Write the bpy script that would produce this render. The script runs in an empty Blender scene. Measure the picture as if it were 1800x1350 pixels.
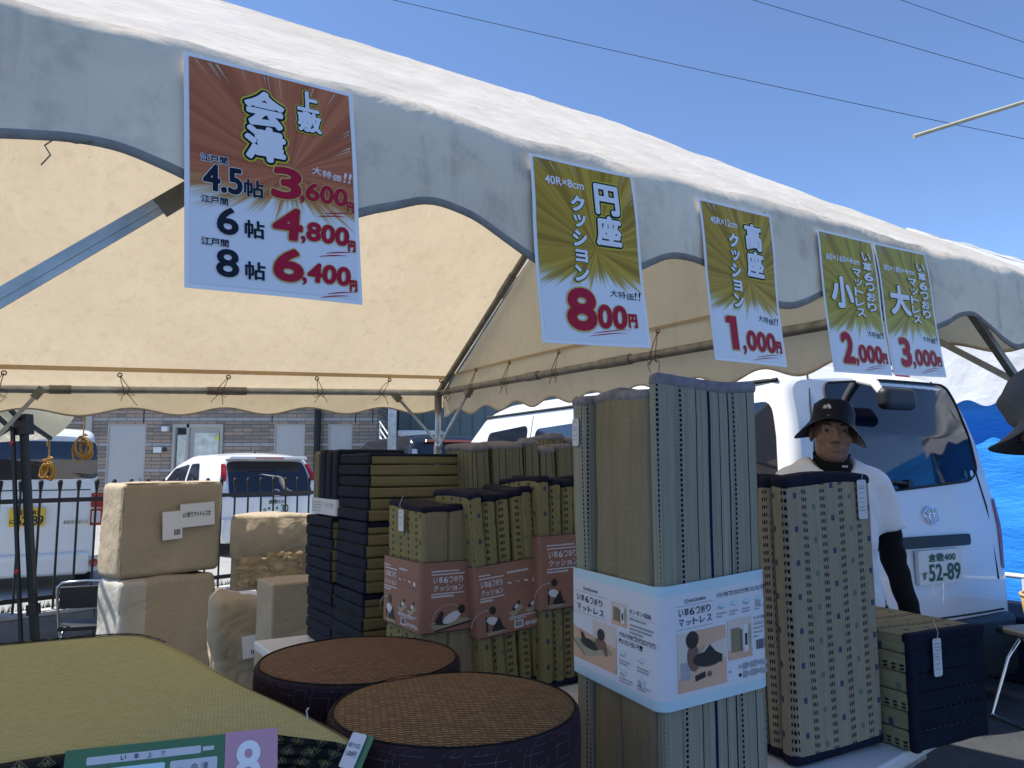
import bpy, bmesh, math, random
import numpy as np
from mathutils import Vector, Matrix, noise
random.seed(7)
R = math.radians
SC = bpy.context.scene
COL = SC.collection
# ---------------------------------------------------------------- camera, light, exposure
F_PX = 1352.0                 # focal length in pixels of the 1800 px wide photograph
PITCH = math.atan(145 / F_PX)
CZ = 1.32                     # eye height of the photographer
cam = bpy.data.cameras.new('camera')
cam.sensor_width = 36.0; cam.lens = 36.0 * F_PX / 1800.0
cam.clip_start = 0.05; cam.clip_end = 2000
cam_ob = bpy.data.objects.new('camera', cam); COL.objects.link(cam_ob)
cam_ob.location = (0, 0, CZ); cam_ob.rotation_euler = (R(90) + PITCH, 0, 0)
SC.camera = cam_ob
SUN_EL = 58.0
SUN_DIR = Vector((-1.0, 0.10, 0)).normalized() * math.cos(R(SUN_EL)) + Vector((0, 0, math.sin(R(SUN_EL))))
w = bpy.data.worlds.new('World'); SC.world = w; w.use_nodes = True
wn = w.node_tree
sky = wn.nodes.new('ShaderNodeTexSky'); sky.sky_type = 'NISHITA'; sky.sun_disc = False
sky.sun_elevation = R(SUN_EL); sky.sun_rotation = math.atan2(SUN_DIR.x, SUN_DIR.y)
sky.altitude = 4000; sky.air_density = 1.0; sky.dust_density = 0.0; sky.ozone_density = 4.0
bg = wn.nodes['Background']; bg.inputs[1].default_value = 0.15
wn.links.new(sky.outputs[0], bg.inputs[0])
sl = bpy.data.lights.new('sun', 'SUN'); sl.energy = 4.4; sl.angle = R(0.5); sl.color = (1.0, 0.95, 0.87)
so = bpy.data.objects.new('sun', sl); COL.objects.link(so)
so.rotation_euler = (-SUN_DIR).to_track_quat('-Z', 'Y').to_euler()
SC.view_settings.view_transform = 'Standard'; SC.view_settings.look = 'None'
SC.view_settings.exposure = 0.82; SC.view_settings.gamma = 1.0
# ---------------------------------------------------------------- pixel -> world helpers (authoring measurements)
def ray(px, py):
    u = (px - 900) / F_PX; v = (675 - py) / F_PX
    return Vector((u, math.cos(PITCH) - v * math.sin(PITCH), math.sin(PITCH) + v * math.cos(PITCH)))
def at(px, py, Y):
    r = ray(px, py); return Vector((0, 0, CZ)) + r * (Y / r.y)
def atz(px, py, z):
    r = ray(px, py); return Vector((0, 0, CZ)) + r * ((z - CZ) / r.z)
def on_plane(px, py, P, N):
    r = ray(px, py); o = Vector((0, 0, CZ)); return o + r * ((P - o).dot(N) / r.dot(N))
# ---------------------------------------------------------------- mesh builder
class MB:
    def __init__(s): s.v = []; s.f = []; s.m = []; s.uv = []; s.sm = []
    def add(s, vs, fs, mi=0, uvs=None, smooth=False, M=None):
        b = len(s.v)
        if M is not None: vs = [M @ Vector(p) for p in vs]
        s.v += [tuple(p) for p in vs]
        for k, f in enumerate(fs):
            s.f.append([i + b for i in f]); s.m.append(mi); s.sm.append(smooth)
            s.uv.append(None if uvs is None else [uvs[i] for i in f])
        return s
    def box(s, lo, hi, mi=0, M=None):
        x0, y0, z0 = lo; x1, y1, z1 = hi
        vs = [(x0,y0,z0),(x1,y0,z0),(x1,y1,z0),(x0,y1,z0),(x0,y0,z1),(x1,y0,z1),(x1,y1,z1),(x0,y1,z1)]
        return s.add(vs, [(0,3,2,1),(4,5,6,7),(0,1,5,4),(1,2,6,5),(2,3,7,6),(3,0,4,7)], mi, M=M)
    def bbox(s, lo, hi, bev=.005, seg=2, mi=0, M=None, sub=1, amp=0., fr=8., seed=0.):
        """box with rolled edges on a grid, its surface gently uneven when amp is set"""
        r = min(bev, min(b-a for a, b in zip(lo, hi))*.49); ax = []
        for a, b in zip(lo, hi):
            n = max(1, sub); ed = [math.tan(math.pi/4*k/seg) for k in range(seg)]
            ax.append([a + r - r*q for q in [1.]+ed[:0:-1]] + [a+r + (b-a-2*r)*k/n for k in range(n+1)] + [b - r + r*q for q in ed[1:]+[1.]])
        N = [len(q) for q in ax]; ids = {}; vs = []; nr = []
        def vid(t):
            if t not in ids:
                p = Vector([ax[i][t[i]] for i in range(3)]); inn = Vector([min(max(p[i], lo[i]+r), hi[i]-r) for i in range(3)])
                d = (p-inn).normalized(); q = inn + d*r
                if amp: z = q*fr + Vector((seed, seed*1.7, seed*.3)); q = q + d*(noise.noise(z)*amp + noise.noise(z*2.7)*amp*.4)
                ids[t] = len(vs); vs.append(q)
            return ids[t]
        fs = []
        for k in range(3):
            u, w = (k+1) % 3, (k+2) % 3
            for side in (0, N[k]-1):
                for i in range(N[u]-1):
                    for j in range(N[w]-1):
                        q = []
                        for di, dj in ((0, 0), (1, 0), (1, 1), (0, 1)):
                            t = [0, 0, 0]; t[k] = side; t[u] = i+di; t[w] = j+dj; q.append(vid(tuple(t)))
                        fs.append(q if side else q[::-1])
        return s.add(vs, fs, mi, smooth=True, M=M)
    def from_bm(s, bm, mi=0, M=None, smooth=False):
        bm.verts.index_update()
        return s.add([q.co.copy() for q in bm.verts], [[q.index for q in f.verts] for f in bm.faces], mi, smooth=smooth, M=M)
    def cyl(s, p0, p1, r0, r1=None, seg=12, mi=0, caps=True, smooth=True):
        p0 = Vector(p0); p1 = Vector(p1); r1 = r0 if r1 is None else r1
        ax = (p1 - p0).normalized(); a = ax.orthogonal().normalized(); b = ax.cross(a)
        vs = []
        for p, r in ((p0, r0), (p1, r1)):
            for k in range(seg):
                t = 2*math.pi*k/seg; vs.append(p + (a*math.cos(t) + b*math.sin(t))*r)
        s.add(vs, [(k, (k+1) % seg, seg+(k+1) % seg, seg+k) for k in range(seg)], mi, smooth=smooth)
        if caps:
            s.add(vs, [list(range(seg))[::-1], list(range(seg, 2*seg))], mi)
        return s
    def tube(s, pts, r, seg=8, mi=0, closed=False, caps=True):
        pts = [Vector(p) for p in pts]; n = len(pts); vs = []; ref = None
        for i, p in enumerate(pts):
            a = pts[(i-1) % n] if (closed or i > 0) else p; b = pts[(i+1) % n] if (closed or i < n-1) else p
            t = (b - a).normalized()
            if ref is None or abs(ref.dot(t)) > .98: ref = t.orthogonal().normalized()
            u = (ref - t*ref.dot(t)).normalized(); ref = u; w_ = t.cross(u)
            rr = r[i] if isinstance(r, (list, tuple)) else r
            for k in range(seg):
                th = 2*math.pi*k/seg; vs.append(p + (u*math.cos(th) + w_*math.sin(th))*rr)
        fs = []
        for i in range(n if closed else n-1):
            j = (i+1) % n
            for k in range(seg): fs.append((i*seg+k, i*seg+(k+1) % seg, j*seg+(k+1) % seg, j*seg+k))
        s.add(vs, fs, mi, smooth=True)
        if caps and not closed: s.add(vs[:seg], [list(range(seg))[::-1]], mi); s.add(vs[-seg:], [list(range(seg))], mi)
        return s
    def bar(s, p0, p1, wd, ht, mi=0, up=(0,0,1)):
        p0 = Vector(p0); p1 = Vector(p1); d = p1-p0; L = d.length; d.normalize()
        sd = d.cross(Vector(up))
        if sd.length < 1e-4: sd = d.orthogonal()
        sd.normalize(); u = sd.cross(d)
        M = Matrix((( d.x, sd.x, u.x, p0.x), (d.y, sd.y, u.y, p0.y), (d.z, sd.z, u.z, p0.z), (0,0,0,1)))
        return s.box((0,-wd/2,-ht/2), (L,wd/2,ht/2), mi, M)
    def grid(s, fn, nu, nv, mi=0, smooth=True, uvf=None, closed_u=False, M=None):
        vs = []; uv = []
        for i in range(nu+1):
            for j in range(nv+1):
                vs.append(fn(i/nu, j/nv)); uv.append(uvf(i/nu, j/nv) if uvf else (0, 0))
        fs = [(i*(nv+1)+j, (i+1)*(nv+1)+j, (i+1)*(nv+1)+j+1, i*(nv+1)+j+1) for i in range(nu) for j in range(nv)]
        return s.add(vs, fs, mi, uvs=uv if uvf else None, smooth=smooth, M=M)
    def lathe(s, prof, seg=48, mi=0, M=None, smooth=True):
        vs = []; uv = []
        L = 0; ls = [0]
        for a, b in zip(prof, prof[1:]): L += math.dist(a, b); ls.append(L)
        for i, (r, z) in enumerate(prof):
            for k in range(seg+1):
                t = 2*math.pi*k/seg; vs.append((r*math.cos(t), r*math.sin(t), z)); uv.append((t*max(r, .05), ls[i]))
        S = seg+1
        return s.add(vs, [(i*S+k, i*S+k+1, (i+1)*S+k+1, (i+1)*S+k) for i in range(len(prof)-1) for k in range(seg)], mi, uvs=uv, smooth=smooth, M=M)
    def poly(s, pts, mi=0, M=None): return s.add(pts, [list(range(len(pts)))], mi, M=M)
    def prism(s, pts2, z0, z1, mi=0, M=None):
        n = len(pts2); vs = [(x, y, z0) for x, y in pts2] + [(x, y, z1) for x, y in pts2]
        return s.add(vs, [list(range(n))[::-1], list(range(n, 2*n))] + [(i, (i+1) % n, n+(i+1) % n, n+i) for i in range(n)], mi, M=M)
    def patch(s, outline, fn, off=0, rings=5, mi=0):
        cx = sum(p[0] for p in outline)/len(outline); cy = sum(p[1] for p in outline)/len(outline)
        n = len(outline); vs = [fn(cx, cy)]
        for k in range(1, rings+1):
            f = k/rings; vs += [fn(cx+(x-cx)*f, cy+(y-cy)*f) for x, y in outline]
        fs = [(0, 1+i, 1+(i+1) % n) for i in range(n)]
        for k in range(rings-1):
            a = 1+k*n; b = a+n
            fs += [(a+i, b+i, b+(i+1) % n, a+(i+1) % n) for i in range(n)]
        return s.add(vs, fs, mi, smooth=True)
    def build(s, name, mats, parent=None, M=None, recalc=False):
        me = bpy.data.meshes.new(name)
        me.from_pydata(s.v, [], s.f)
        if not isinstance(mats, (list, tuple)): mats = [mats]
        for m in mats: me.materials.append(m)
        me.polygons.foreach_set('material_index', s.m); me.polygons.foreach_set('use_smooth', s.sm)
        uvl = me.uv_layers.new(name='UVMap'); me.update()
        buf = [0.0]*(2*len(me.loops))
        for p in me.polygons:
            cu = s.uv[p.index]
            n = p.normal; ax = max(range(3), key=lambda i: abs(n[i]))
            for q, li in enumerate(p.loop_indices):
                if cu is not None: u, v_ = cu[q]
                else:
                    c = s.v[me.loops[li].vertex_index]
                    u, v_ = (c[1], c[2]) if ax == 0 else (c[0], c[2]) if ax == 1 else (c[0], c[1])
                buf[2*li] = u; buf[2*li+1] = v_
        uvl.data.foreach_set('uv', buf)
        if recalc:
            bm = bmesh.new(); bm.from_mesh(me); bmesh.ops.recalc_face_normals(bm, faces=bm.faces); bm.to_mesh(me); bm.free()
        o = bpy.data.objects.new(name, me); COL.objects.link(o)
        if parent: o.parent = parent
        if M is not None: o.matrix_world = M
        return o
def tag(o, label=None, cat=None, group=None, kind=None):
    if label: o['label'] = label
    if cat: o['category'] = cat
    if group: o['group'] = group
    if kind: o['kind'] = kind
    return o
def thing(name, label, cat, loc=(0,0,0), rz=0, group=None, M=None):
    o = bpy.data.objects.new(name, None); COL.objects.link(o); o.empty_display_size = .1
    if M is not None: o.matrix_world = M
    else: o.location = loc; o.rotation_euler = (0, 0, rz)
    return tag(o, label, cat, group)
def copy_tree(o, parent=None):
    c = o.copy(); COL.objects.link(c)
    if parent: c.parent = parent
    for ch in list(o.children): copy_tree(ch, c)
    return c
def lerp(a, b, t): return a + (b-a)*t
def interp(x, pts):
    if x <= pts[0][0]: return pts[0][1]
    for (a, b), (c, d) in zip(pts, pts[1:]):
        if x <= c: return lerp(b, d, (x-a)/(c-a)) if c > a else d
    return pts[-1][1]
def rrect(x0, y0, x1, y1, r, seg=4):
    o = []
    for cx, cy, a0 in ((x1-r, y0+r, -90), (x1-r, y1-r, 0), (x0+r, y1-r, 90), (x0+r, y0+r, 180)):
        for k in range(seg+1):
            a = R(a0+90*k/seg); o.append((cx+r*math.cos(a), cy+r*math.sin(a)))
    return o
def rpoly(pts, r, seg=4):
    """polygon with rounded corners; pts may carry their own radius as third value"""
    o = []; n = len(pts)
    for i, p in enumerate(pts):
        rr = p[2] if len(p) > 2 else r
        P = Vector(p[:2]); A = Vector(pts[i-1][:2]); B = Vector(pts[(i+1) % n][:2])
        a = P + (A-P).normalized()*min(rr, (A-P).length*.45); b = P + (B-P).normalized()*min(rr, (B-P).length*.45)
        for k in range(seg+1):
            t = k/seg; q = a*(1-t)**2 + P*2*t*(1-t) + b*t*t; o.append((q.x, q.y))
    return o
def densify(pts, step):
    o = []
    for i, p in enumerate(pts):
        q = pts[(i+1) % len(pts)]; n = max(1, int(math.dist(p, q)/step))
        o += [(lerp(p[0], q[0], k/n), lerp(p[1], q[1], k/n)) for k in range(n)]
    return o
# ---------------------------------------------------------------- text
_tc = {}
def text_geo(st, bold=0., res=4):
    key = (st, bold, res)
    if key not in _tc:
        cu = bpy.data.curves.new('lettering', 'FONT'); cu.body = st; cu.size = 1.0; cu.offset = bold; cu.resolution_u = res
        cu.fill_mode = 'FRONT'
        ob = bpy.data.objects.new('lettering', cu); COL.objects.link(ob)
        dg = bpy.context.evaluated_depsgraph_get()
        me = bpy.data.meshes.new_from_object(ob.evaluated_get(dg))
        vs = [v.co.copy() for v in me.vertices]; fs = [list(p.vertices) for p in me.polygons]
        bpy.data.objects.remove(ob); bpy.data.curves.remove(cu); bpy.data.meshes.remove(me)
        xs = [v.x for v in vs] or [0]; ys = [v.y for v in vs] or [0]
        _tc[key] = (vs, fs, min(xs), max(xs), min(ys), max(ys))
    return _tc[key]
def put_text(mb, st, x, y, h, M, mi=0, lift=.0004, bold=0., w_=None, align='l', shear=0., rot=0., box=None):
    """lettering whose ink box has its lower-left at (x, y) and height h on the plane M (local x right, y up, z out)"""
    heavy = bold if bold >= .03 else 0
    vs, fs, x0, x1, y0, y1 = text_geo(st, 0. if heavy else bold)
    if box is None: box = text_geo(st, 0.)[2:]
    bx0, bx1, by0, by1 = box
    sy = h/max(by1-by0, 1e-4); sx = sy if w_ is None else w_/max(bx1-bx0, 1e-4)
    dx = 0 if align == 'l' else -(bx1-bx0)*sx*(.5 if align == 'c' else 1)
    def lay(ox, oy, dz):
        out = []
        for v in vs:
            a = (v.x-bx0+ox)*sx + dx + shear*(v.y-by0)*sy; b = (v.y-by0+oy)*sy
            out.append(Vector((x + a, y + b, lift + dz)))
        mb.add(out, fs, mi, M=M)
    if heavy:
        rr = heavy*(by1-by0); n = 14 if heavy > .06 else 10
        for k in range(n): lay(rr*math.cos(6.2832*k/n)*sy/sx, rr*math.sin(6.2832*k/n), k*1.2e-5)
        lay(0, 0, n*1.2e-5)
    else: lay(0, 0, 0)
def vtext(mb, st, x, y, cw, ch, M, layers, gap=.08, stag=0.):
    """vertical lettering: characters stacked downward from top-left (x, y); layers = [(bold, material, lift)]"""
    for c in st:
        small = c in 'ッョャュ'
        if c != 'ー':
            k = .8 if small else 1
            for bold, mi, lift in layers:
                put_text(mb, c, x+cw*(1-k)/2, y-ch*(.5+.5*k), ch*k, M, mi, lift, bold, w_=cw*k)
        y -= ch*(1+gap)*(.85 if small else 1); x += stag
    return y
# ---------------------------------------------------------------- materials
class NT:
    def __init__(s, name):
        s.m = bpy.data.materials.new(name); s.m.use_nodes = True; s.t = s.m.node_tree
        s.b = s.t.nodes['Principled BSDF']; s.out = s.t.nodes['Material Output']
    def n(s, typ, **kw):
        o = s.t.nodes.new(typ)
        for k, v in kw.items(): setattr(o, k, v)
        return o
    def set(s, inp, v):
        if hasattr(v, 'links') or hasattr(v, 'is_linked'): s.t.links.new(v, inp)
        else: inp.default_value = v
    def math(s, op, a, b=None, c=None, clamp=False):
        o = s.n('ShaderNodeMath', operation=op, use_clamp=clamp)
        s.set(o.inputs[0], a)
        if b is not None: s.set(o.inputs[1], b)
        if c is not None: s.set(o.inputs[2], c)
        return o.outputs[0]
    def mix(s, f, a, b, mode='MIX'):
        o = s.n('ShaderNodeMix', data_type='RGBA', blend_type=mode)
        s.set(o.inputs[0], f)
        for i, q in ((6, a), (7, b)):
            s.set(o.inputs[i], (*q, 1) if isinstance(q, tuple) and len(q) == 3 else q)
        return o.outputs[2]
    def coord(s, kind='Object'): return s.n('ShaderNodeTexCoord').outputs[kind]
    def uv(s):
        sp = s.n('ShaderNodeSeparateXYZ'); s.t.links.new(s.coord('UV'), sp.inputs[0]); return sp.outputs[0], sp.outputs[1]
    def comb(s, x=0., y=0., z=0.):
        o = s.n('ShaderNodeCombineXYZ')
        for i, q in enumerate((x, y, z)): s.set(o.inputs[i], q)
        return o.outputs[0]
    def noise(s, vec=None, scale=5., detail=3., rough=.5, out='Fac', dist=0.):
        o = s.n('ShaderNodeTexNoise'); o.inputs['Scale'].default_value = scale; o.inputs['Detail'].default_value = detail
        o.inputs['Roughness'].default_value = rough; o.inputs['Distortion'].default_value = dist
        s.t.links.new(vec if vec is not None else s.coord(), o.inputs['Vector']); return o.outputs[out]
    def ramp(s, fac, stops, interp='LINEAR'):
        o = s.n('ShaderNodeValToRGB'); cr = o.color_ramp; cr.interpolation = interp
        while len(cr.elements) < len(stops): cr.elements.new(.5)
        for e, (p, c) in zip(cr.elements, stops):
            e.position = p; e.color = (*c, 1) if isinstance(c, tuple) else (c, c, c, 1)
        s.t.links.new(fac, o.inputs[0]); return o.outputs[0]
    def range(s, v, a, b, c=0., d=1., smooth=False):
        o = s.n('ShaderNodeMapRange'); o.interpolation_type = 'SMOOTHSTEP' if smooth else 'LINEAR'
        s.set(o.inputs[0], v)
        for i, q in enumerate((a, b, c, d)): s.set(o.inputs[i+1], q)
        return o.outputs[0]
    def bump(s, h, strength=.3, dist=.002):
        o = s.n('ShaderNodeBump'); o.inputs['Strength'].default_value = strength; o.inputs['Distance'].default_value = dist
        s.t.links.new(h, o.inputs['Height']); s.t.links.new(o.outputs[0], s.b.inputs['Normal']); return o.outputs[0]
    def base(s, c): s.set(s.b.inputs['Base Color'], (*c, 1) if isinstance(c, tuple) and len(c) == 3 else c); return s
    def p(s, rough=.6, metal=0., spec=.5, coat=0.):
        s.set(s.b.inputs['Roughness'], rough); s.b.inputs['Metallic'].default_value = metal
        s.b.inputs['Specular IOR Level'].default_value = spec; s.b.inputs['Coat Weight'].default_value = coat; s.b.inputs['Coat Roughness'].default_value = .04
        return s
def simple(name, c, rough=.6, var=.12, scale=12., bump=0., metal=0., spec=.5, coat=0., fine=0.):
    g = NT(name); nz = g.noise(scale=scale, detail=5)
    d = tuple(q*(1-var) for q in c); l = tuple(min(1, q*(1+var)) for q in c)
    g.base(g.ramp(nz, [(.3, d), (.7, l)])).p(rough, metal, spec, coat)
    if bump: g.bump(g.noise(scale=fine or scale*4, detail=4), bump)
    return g.m
def canvas(name, diff, trans, fac, stain=(.25,.19,.12), amount=.5, bump=.25, seed=0.):
    g = NT(name); co = g.coord()
    mp = g.n('ShaderNodeMapping'); g.t.links.new(co, mp.inputs[0]); mp.inputs['Location'].default_value = (seed, seed*2, seed)
    v = mp.outputs[0]
    big = g.noise(v, 1.3, 5, .6); fine = g.noise(v, 14, 6, .65); spots = g.noise(v, 30, 3, .6, dist=.6)
    mp2 = g.n('ShaderNodeMapping'); g.t.links.new(v, mp2.inputs[0]); mp2.inputs['Scale'].default_value = (9, 9, 1.2)
    streak = g.noise(mp2.outputs[0], 2.2, 4, .6)
    m1 = g.math('MULTIPLY', g.range(big, .42, .72), .45*amount)
    m2 = g.math('MULTIPLY', g.range(fine, .52, .75), .35*amount)
    m3 = g.math('MULTIPLY', g.range(streak, .55, .8), .4*amount)
    m4 = g.math('MULTIPLY', g.range(spots, .71, .76), .8*amount)
    f = g.math('ADD', g.math('ADD', m1, m2), g.math('ADD', m3, m4), clamp=True)
    cd = g.mix(f, diff, stain); ct = g.mix(g.math('MULTIPLY', f, .7), trans, tuple(q*.8 for q in stain))
    dn = g.n('ShaderNodeBsdfDiffuse'); tn = g.n('ShaderNodeBsdfTranslucent'); mx = g.n('ShaderNodeMixShader')
    gl = g.n('ShaderNodeBsdfGlossy'); gl.inputs['Roughness'].default_value = .38; mg = g.n('ShaderNodeMixShader')
    g.t.links.new(cd, dn.inputs[0]); g.t.links.new(ct, tn.inputs[0]); mx.inputs[0].default_value = fac
    g.t.links.new(dn.outputs[0], mx.inputs[1]); g.t.links.new(tn.outputs[0], mx.inputs[2])
    mg.inputs[0].default_value = .035; g.t.links.new(mx.outputs[0], mg.inputs[1]); g.t.links.new(gl.outputs[0], mg.inputs[2])
    bn = g.n('ShaderNodeBump'); bn.inputs['Strength'].default_value = bump; bn.inputs['Distance'].default_value = .02
    g.t.links.new(g.math('ADD', g.noise(v, 5, 4, .5, dist=1.2), g.math('MULTIPLY', g.noise(v, 22, 3), .25)), bn.inputs['Height'])
    for q in (dn, tn, gl): g.t.links.new(bn.outputs[0], q.inputs['Normal'])
    g.t.links.new(mg.outputs[0], g.out.inputs[0]); return g.m
def straw(name, c1, c2, axis=0, pitch=.0016, bump=.5, cross=.012):
    """woven rush: fine rushes running along one direction, crossed by sewn threads"""
    g = NT(name); u, v = g.uv()
    if axis: u, v = v, u
    fine = g.noise(g.comb(g.math('MULTIPLY', u, 1/pitch), g.math('MULTIPLY', v, 14.)), 1., 2, .6)
    band = g.noise(g.comb(g.math('MULTIPLY', u, 90.), g.math('MULTIPLY', v, 2.)), 1., 3, .6)
    big = g.noise(scale=4, detail=3)
    f = g.math('ADD', g.math('MULTIPLY', fine, .5), g.math('ADD', g.math('MULTIPLY', band, .35), g.math('MULTIPLY', big, .3)))
    th = g.math('ABSOLUTE', g.math('SINE', g.math('MULTIPLY', v, math.pi/cross)))
    col = g.ramp(f, [(.38, c1), (.72, c2)])
    col = g.mix(g.math('MULTIPLY', g.math('LESS_THAN', th, .22), .08), col, tuple(q*.45 for q in c1))
    g.base(col).p(.75, spec=.12)
    g.bump(g.math('ADD', fine, g.math('MULTIPLY', th, .5)), bump, .0012); return g.m
def goza(name, c1, c2):
    """flat igusa weave: close ribs with staggered stitches"""
    g = NT(name); u, v = g.uv()
    wv = g.noise(scale=3., detail=2)
    br = g.n('ShaderNodeTexBrick'); br.offset = .5
    br.inputs['Scale'].default_value = 1.0; br.inputs['Brick Width'].default_value = .011; br.inputs['Row Height'].default_value = .0052
    br.inputs['Mortar Size'].default_value = .0007; br.inputs['Mortar Smooth'].default_value = .6; br.inputs['Bias'].default_value = 0
    br.inputs['Color1'].default_value = (*c1, 1); br.inputs['Color2'].default_value = (*c2, 1); br.inputs['Mortar'].default_value = (*[q*.5 for q in c1], 1)
    g.t.links.new(g.comb(g.math('ADD', u, g.math('MULTIPLY', wv, .004)), v), br.inputs['Vector'])
    rib = g.math('ABSOLUTE', g.math('SINE', g.math('MULTIPLY', v, math.pi/.0052)))
    nz = g.noise(g.comb(g.math('MULTIPLY', u, 30.), g.math('MULTIPLY', v, 300.)), 1., 3)
    c = g.mix(g.math('MULTIPLY', g.range(nz, .35, .7), .4), br.outputs[0], tuple(q*.62 for q in c1))
    c = g.mix(g.math('MULTIPLY', g.range(g.noise(scale=2.2, detail=3), .4, .7), .35), c, tuple(a*b for a, b in zip(c2, (1.0, .85, .5))))
    g.base(c).p(.7, spec=.15); g.bump(g.math('ADD', rib, g.math('MULTIPLY', br.outputs[1], -1.)), .55, .0011); return g.m
def striped(name, greens, lines, width=.25, line_c=(.006,.008,.045), axis=0):
    """standing mattress face: vertical rushes in greens and greys with navy yarn lines"""
    g = NT(name); u, v = g.uv()
    if axis: u, v = v, u
    f = g.noise(g.comb(g.math('MULTIPLY', u, 260.), g.math('MULTIPLY', v, 1.2)), 1., 2, .7)
    wide = g.noise(g.comb(g.math('MULTIPLY', u, 60.), 3.1), 1., 1, .5)
    fine = g.noise(g.comb(g.math('MULTIPLY', u, 900.), g.math('MULTIPLY', v, 20.)), 1., 2, .6)
    k = g.math('ADD', g.math('MULTIPLY', f, .55), g.math('MULTIPLY', wide, .45))
    c = g.ramp(k, [(.30, greens[0]), (.42, greens[1]), (.5, greens[2]), (.58, greens[1]), (.7, greens[3])])
    th = g.math('ABSOLUTE', g.math('SINE', g.math('MULTIPLY', v, math.pi/.006)))
    c = g.mix(g.math('MULTIPLY', g.math('LESS_THAN', th, .25), .18), c, greens[3])
    c = g.mix(g.math('MULTIPLY', g.range(fine, .35, .7), .25), c, tuple(q*.5 for q in greens[0]))
    fu = g.math('FRACT', g.math('DIVIDE', g.math('ADD', g.math('ADD', u, 50*width), g.math('MULTIPLY', g.noise(g.comb(0., g.math('MULTIPLY', v, 6.)), 1., 1), .004)), width))
    if lines:
        m = None
        for pos, wd, dashed in lines:
            q = g.math('LESS_THAN', g.math('ABSOLUTE', g.math('SUBTRACT', fu, pos)), wd)
            if dashed: q = g.math('MULTIPLY', q, g.math('GREATER_THAN', g.math('SINE', g.math('MULTIPLY', v, 2*math.pi/.0085)), -.45))
            m = q if m is None else g.math('MAXIMUM', m, q)
        c = g.mix(m, c, line_c)
    g.base(c).p(.75, spec=.12); g.bump(g.math('ADD', g.math('MULTIPLY', f, 1.2), g.math('ADD', fine, g.math('MULTIPLY', th, .3))), .55, .0012); return g.m
def dashed(name, c1, c2, period=.0573, dv=.0165, axis=0, phase=0., navy=(.008,.008,.022), purple=(.04,.03,.12), teal=(.10,.16,.13), ratio=.62):
    """straw face with columns of triple navy dashes and small woven squares between them"""
    g = NT(name); u, v = g.uv()
    if axis: u, v = v, u
    wob = g.math('MULTIPLY', g.noise(g.comb(g.math('MULTIPLY', v, 9.), 0.), 1., 2), .006)
    uu = g.math('ADD', g.math('ADD', u, 20*period+phase), wob)
    t = g.math('DIVIDE', uu, period); col = g.math('FLOOR', t); fu = g.math('FRACT', t)
    fine = g.noise(g.comb(g.math('MULTIPLY', u, 700.), g.math('MULTIPLY', v, 16.)), 1., 2, .6)
    mid = g.noise(g.comb(g.math('MULTIPLY', u, 120.), g.math('MULTIPLY', v, 2.5)), 1., 3, .6)
    c = g.ramp(g.math('ADD', g.math('MULTIPLY', fine, .55), g.math('MULTIPLY', mid, .5)), [(.38, c1), (.7, c2)])
    th = g.math('ABSOLUTE', g.math('SINE', g.math('MULTIPLY', v, math.pi/.0062)))
    c = g.mix(g.math('MULTIPLY', g.math('LESS_THAN', th, .25), .09), c, tuple(q*.5 for q in c1))
    grp = g.math('MULTIPLY', g.math('GREATER_THAN', fu, .02), g.math('LESS_THAN', fu, .30))
    sub = g.math('FRACT', g.math('DIVIDE', g.math('SUBTRACT', fu, .02), .0934))
    vj = g.math('ADD', v, g.math('MULTIPLY', g.math('SINE', g.math('MULTIPLY', uu, 900.)), .0012))
    fv = g.math('FRACT', g.math('DIVIDE', g.math('ADD', vj, 10.), dv))
    edge = g.math('MULTIPLY', g.noise(g.comb(g.math('MULTIPLY', u, 500.), g.math('MULTIPLY', v, 500.)), 1., 1), .25)
    dash = g.math('MULTIPLY', grp, g.math('MULTIPLY', g.math('LESS_THAN', g.math('ADD', sub, edge), ratio+.13), g.math('LESS_THAN', g.math('ADD', fv, edge), .62)))
    c = g.mix(dash, c, navy)
    sq = g.math('LESS_THAN', g.math('ABSOLUTE', g.math('SUBTRACT', fu, .66)), .095)
    fs = g.math('FRACT', g.math('ADD', g.math('DIVIDE', g.math('ADD', v, 10.), .071), g.math('MULTIPLY', col, .37)))
    sq = g.math('MULTIPLY', sq, g.math('LESS_THAN', fs, .17))
    par = g.math('GREATER_THAN', g.math('FRACT', g.math('MULTIPLY', col, .5)), .25)
    c = g.mix(g.math('MULTIPLY', sq, .85), c, g.mix(par, purple, teal))
    g.base(c).p(.75, spec=.12); g.bump(g.math('ADD', fine, g.math('ADD', g.math('MULTIPLY', th, .35), dash)), .5, .0012); return g.m
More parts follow.
